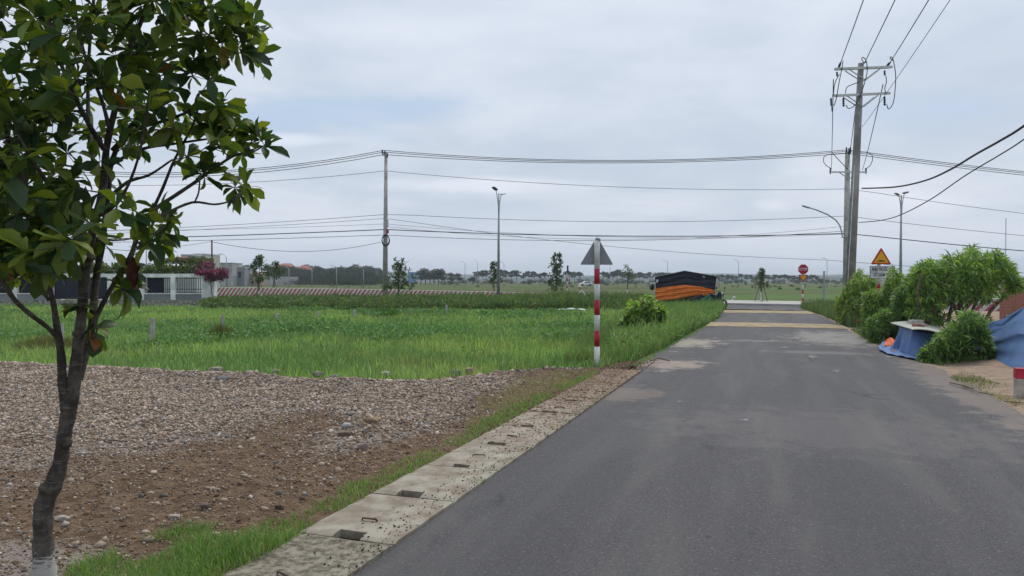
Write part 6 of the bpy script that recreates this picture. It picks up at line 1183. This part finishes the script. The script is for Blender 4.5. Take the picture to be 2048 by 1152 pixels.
# shelter: low frame under blue tarp with fibre-cement sheet on top
SH = empty('tarpaulin_shelter', (P(1825, HOR, 16.4).x, 16.4, 0), -RA, 'low heap shrouded in blue tarpaulin on the verge under a pale sheet', 'tarpaulin'); inv = Matrix.Rotation(RA, 3, 'Z')
def loc(px, py, D): p = P(px, py, D)-Vector(SH.location); return inv @ p
top_c = [loc(1800, 654, 16.4), loc(1826, 661, 15.5), loc(1905, 678, 15.3), loc(1900, 660, 17.6), loc(1815, 648, 17.8)]
bot_c = [loc(1790, 694, 17.0), loc(1812, 714, 15.4), loc(1912, 728, 14.9), loc(1915, 690, 18.2), loc(1800, 672, 18.4)]
for q in bot_c: q.z = .02
def ring(lst, u):
    n_ = len(lst); i = int(u*n_) % n_; f = u*n_-int(u*n_); return lst[i].lerp(lst[(i+1) % n_], f)
m2 = MB()
def shf(u, v):
    a = ring(top_c, u); b_ = ring(bot_c, u); p = a.lerp(b_, v**.85); c = sum(top_c, Vector())/5; d = (p-c); d.z = 0; d = d.normalized()
    f = v*(.07*math.sin(u*62+math.sin(u*17)*1.5)+.05*math.sin(u*27+1)+.05*(vnoise(u*30, v*4, 1, 3)-.5)); p = p+d*f; p.z = p.z*(1-.04*math.sin(u*40)*v) if v < 1 else .012+.012*math.sin(u*90)+.012; return tuple(p)
m2.grid(shf, 150, 18); m2.build('tarpaulin_cover', M_tarp, SH, True)
# skirt lying on the asphalt
sk = MB(); ctr = G(1800, 702)
def skf(u, v):
    px = 1758+100*u; yn = np.interp(px, [1758, 1775, 1800, 1830, 1858], [703, 711, 716, 722, 724]); yf = np.interp(px, [1758, 1775, 1800, 1830, 1858], [696, 685, 690, 700, 712]); p = G(px, yn+(yf-yn)*v)
    z_ = .03+.05*abs(math.sin(u*17+v*3))*(.4+v)+.05*vnoise(u*9, v*5, 1, 8)*math.sin(math.pi*min(1, v+.1)); p = inv @ (p-Vector(SH.location)); p.z = z_; return tuple(p)
sk.grid(skf, 44, 14); o = sk.build('tarpaulin_skirt', M_tarp, SH, True); sm = o.modifiers.new('t', 'SOLIDIFY'); sm.thickness = .006
oc = MB()
def ocf(u, v):
    px = 1769+30*u; p = G(px, 699-13*v+2*u); z_ = .09+.10*math.sin(math.pi*u)*math.sin(math.pi*v)+.03*math.sin(u*9+v*7)*math.sin(math.pi*v); p.z = z_; return tuple(p)
oc.grid(ocf, 16, 10); o = oc.build('orange_cloth', M_orange, smooth=True); sm = o.modifiers.new('t', 'SOLIDIFY'); sm.thickness = .01; tag(o, 'crumpled orange cloth lying on the blue tarpaulin skirt by the road', 'cloth')
oc = MB()
def ocf2(u, v): p = G(1760+38*u, 704+5.5*u-2.2*v); p.z = .035+.012*math.sin(u*20)+.03*v; return tuple(p)
oc.grid(ocf2, 18, 3); o = oc.build('orange_cloth', pm('salmon_cloth', (.62, .27, .19), .8, .1, 8), smooth=True); sm = o.modifiers.new('t', 'SOLIDIFY'); sm.thickness = .01; tag(o, 'narrow salmon coloured cloth edge under the front of the blue skirt', 'cloth')
# pale fibre-cement sheet, corrugated
FS = MB(); cA, cB, cC, cD_ = P(1781, 646.5, 16.9), P(1826, 660, 15.1), P(1896, 669.5, 14.9), P(1870, 645, 18.2)
def fsf(u, v):
    p = (cA.lerp(cB, v)).lerp(cD_.lerp(cC, v), u); p.z += .008*math.sin(v*70)+.03*math.sin(u*4); return tuple(p)
FS.grid(fsf, 16, 120); o = FS.build('cement_sheet', pm('fibre_cement', (.46, .46, .40), .85, .2, 4, .3, 40), smooth=True); sm = o.modifiers.new('t', 'SOLIDIFY'); sm.thickness = .012; tag(o, 'pale corrugated cement sheet laid over the blue tarpaulin shelter', 'roofing sheet')
def brick(px, py, D, d, mat, label, rz=.1, name='brick'): c = P(px, py, D); m2 = MB(); m2.box((0, 0, 0), d); o = m2.build(name, mat, bevel=.006); o.location = c; o.rotation_euler.z = rz; tag(o, label, 'brick' if name == 'brick' else 'block')
brick(1832, 644.5, 16.4, (.26, .2, .10), pm('block_pale', (.42, .38, .36), .9, .2, 10, .3, 40), 'pale concrete block weighing down the cement sheet', -.2, 'concrete_block')
brick(1834, 651, 15.75, (.16, .10, .055), pm('brick_red', (.30, .12, .09), .9, .3, 14, .3, 40), 'small red brick on the cement sheet in front of the pale block'); brick(1847, 650.5, 15.8, (.12, .12, .06), pm('brick_tan', (.36, .30, .26), .9, .3, 14, .3, 40), 'greyish tan brick on the cement sheet right of the red one', .4)
# large blue tarp heap
BT = MB()
def btf(u, v):
    px = 1946+324*u**1.2; ry = np.interp(px, [1946, 1960, 1985, 2010, 2048, 2110, 2160, 2210, 2245, 2270], [684, 660, 647, 635, 614, 598, 600, 640, 700, 765]); fy = np.interp(px, [1946, 1965, 2000, 2048, 2120, 2200, 2270], [700, 712, 729, 751, 783, 800, 788])
    Fr = G(px, fy, .02); Dr = np.interp(px, [1946, 2048, 2160, 2270], [16.9, 14.2, 12.6, 11.2]); Rg = P(px, ry, Dr); Rg.z = max(Rg.z, .04)
    if v < .6:
        q = v/.6; p = Fr.lerp(Rg, q); p.z += .10*math.sin(math.pi*q)*min(1, Rg.z)
    else:
        q = (v-.6)/.4; p = Rg.lerp(Vector((Rg.x+.3, Rg.y+1.6, .0)), q); p.z += .15*math.sin(math.pi*q)
    fo = .045*math.sin(v*19-px*.022+1.2*math.sin(px*.03))+.03*math.sin(v*41-px*.035)+.07*(vnoise(px*.025, v*7, 1, 6)-.5)
    fo *= min(1, 6*v+.15)
    return (p.x+fo*.15, p.y-fo*1.3, max(.012, p.z+fo*.9*math.sin(math.pi*v)))
BT.grid(btf, 110, 90); o = BT.build('tarpaulin', M_tarp, smooth=True); sm = o.modifiers.new('t', 'SOLIDIFY'); sm.thickness = .008; tag(o, 'large faded blue tarpaulin draped over a heap at the right edge', 'tarpaulin')
# brick wall
BW = empty('brick_wall', (P(2006, HOR, 29).x, 29, 0), 0, 'unplastered red brick wall with ragged end pillar at the right edge', 'wall'); m2 = MB(); hB = zz(555, 29); m2.box((2.6, .1, hB/2), (4.8, .2, hB)); m2.build('wall_panel', M_brick, BW)
m2 = MB(); m2.box((.09, -.02, zz(601, 29)/2), (.30, .26, zz(601, 29))); m2.build('pillar', M_brick, BW)
gq = random.Random(3)
for k in range(7): m2 = MB(); m2.box((.17-.03+gq.uniform(-.03, .06), .1, zz(601, 29)+.11*k+.06), (.16+gq.uniform(-.05, .05), .19, .085)); m2.build('toothed_brick', M_brick, BW)
m2 = MB(); m2.box((.9, -.25, .18), (1.8, .18, .10), rot=Matrix.Rotation(R(4), 3, 'Y')); m2.build('plank', M_conc, BW)
# ================================================================== tidy
for k, lst in protos.items():
    for pr in lst:
        if pr.name not in used:
            for ch in [c for c in bpy.data.objects if c.parent == pr]: bpy.data.objects.remove(ch)
            bpy.data.objects.remove(pr)
def ordinal(n): return '%d%s' % (n, 'th' if 10 <= n % 100 <= 20 else {1: 'st', 2: 'nd', 3: 'rd'}.get(n % 10, 'th'))
for grp in ('shrubs dotted about the far field', 'row of distant umbrella pines', 'trees of the dark wood', 'distant shrubs under the pines', 'front trees of the dark wood', 'trees on the right horizon', 'shrubs before the dark wood', 'clump of far trees', 'trees behind the garden wall', 'larger shrubs in the far field'):
    obs = sorted([o for o in COL.objects if o.get('group') == grp and not o.parent], key=lambda o: o.location.x/o.location.y)
    for i, o in enumerate(obs): o['label'] = o['label']+', '+(ordinal(i+1)+' from the left' if i else 'leftmost one')

# ================================================================== HAZE
hb = MB(); hb.box((0, 1250, 20), (5400, 2760, 43)); hz_ = hb.build('haze', None); hz_.data.materials.clear()
hm = bpy.data.materials.new('haze'); hm.use_nodes = True; ht = hm.node_tree; ht.nodes.clear(); ho = N(ht, 'ShaderNodeOutputMaterial'); hv = N(ht, 'ShaderNodeVolumePrincipled')
hv.inputs['Color'].default_value = (.80, .88, .97, 1); hv.inputs['Density'].default_value = .00036; hv.inputs['Anisotropy'].default_value = .1; ht.links.new(hv.outputs[0], ho.inputs['Volume'])
hz_.data.materials.append(hm); tag(hz_, kind='stuff', label='pale blue haze thinning the colours of everything far off', cat='haze')
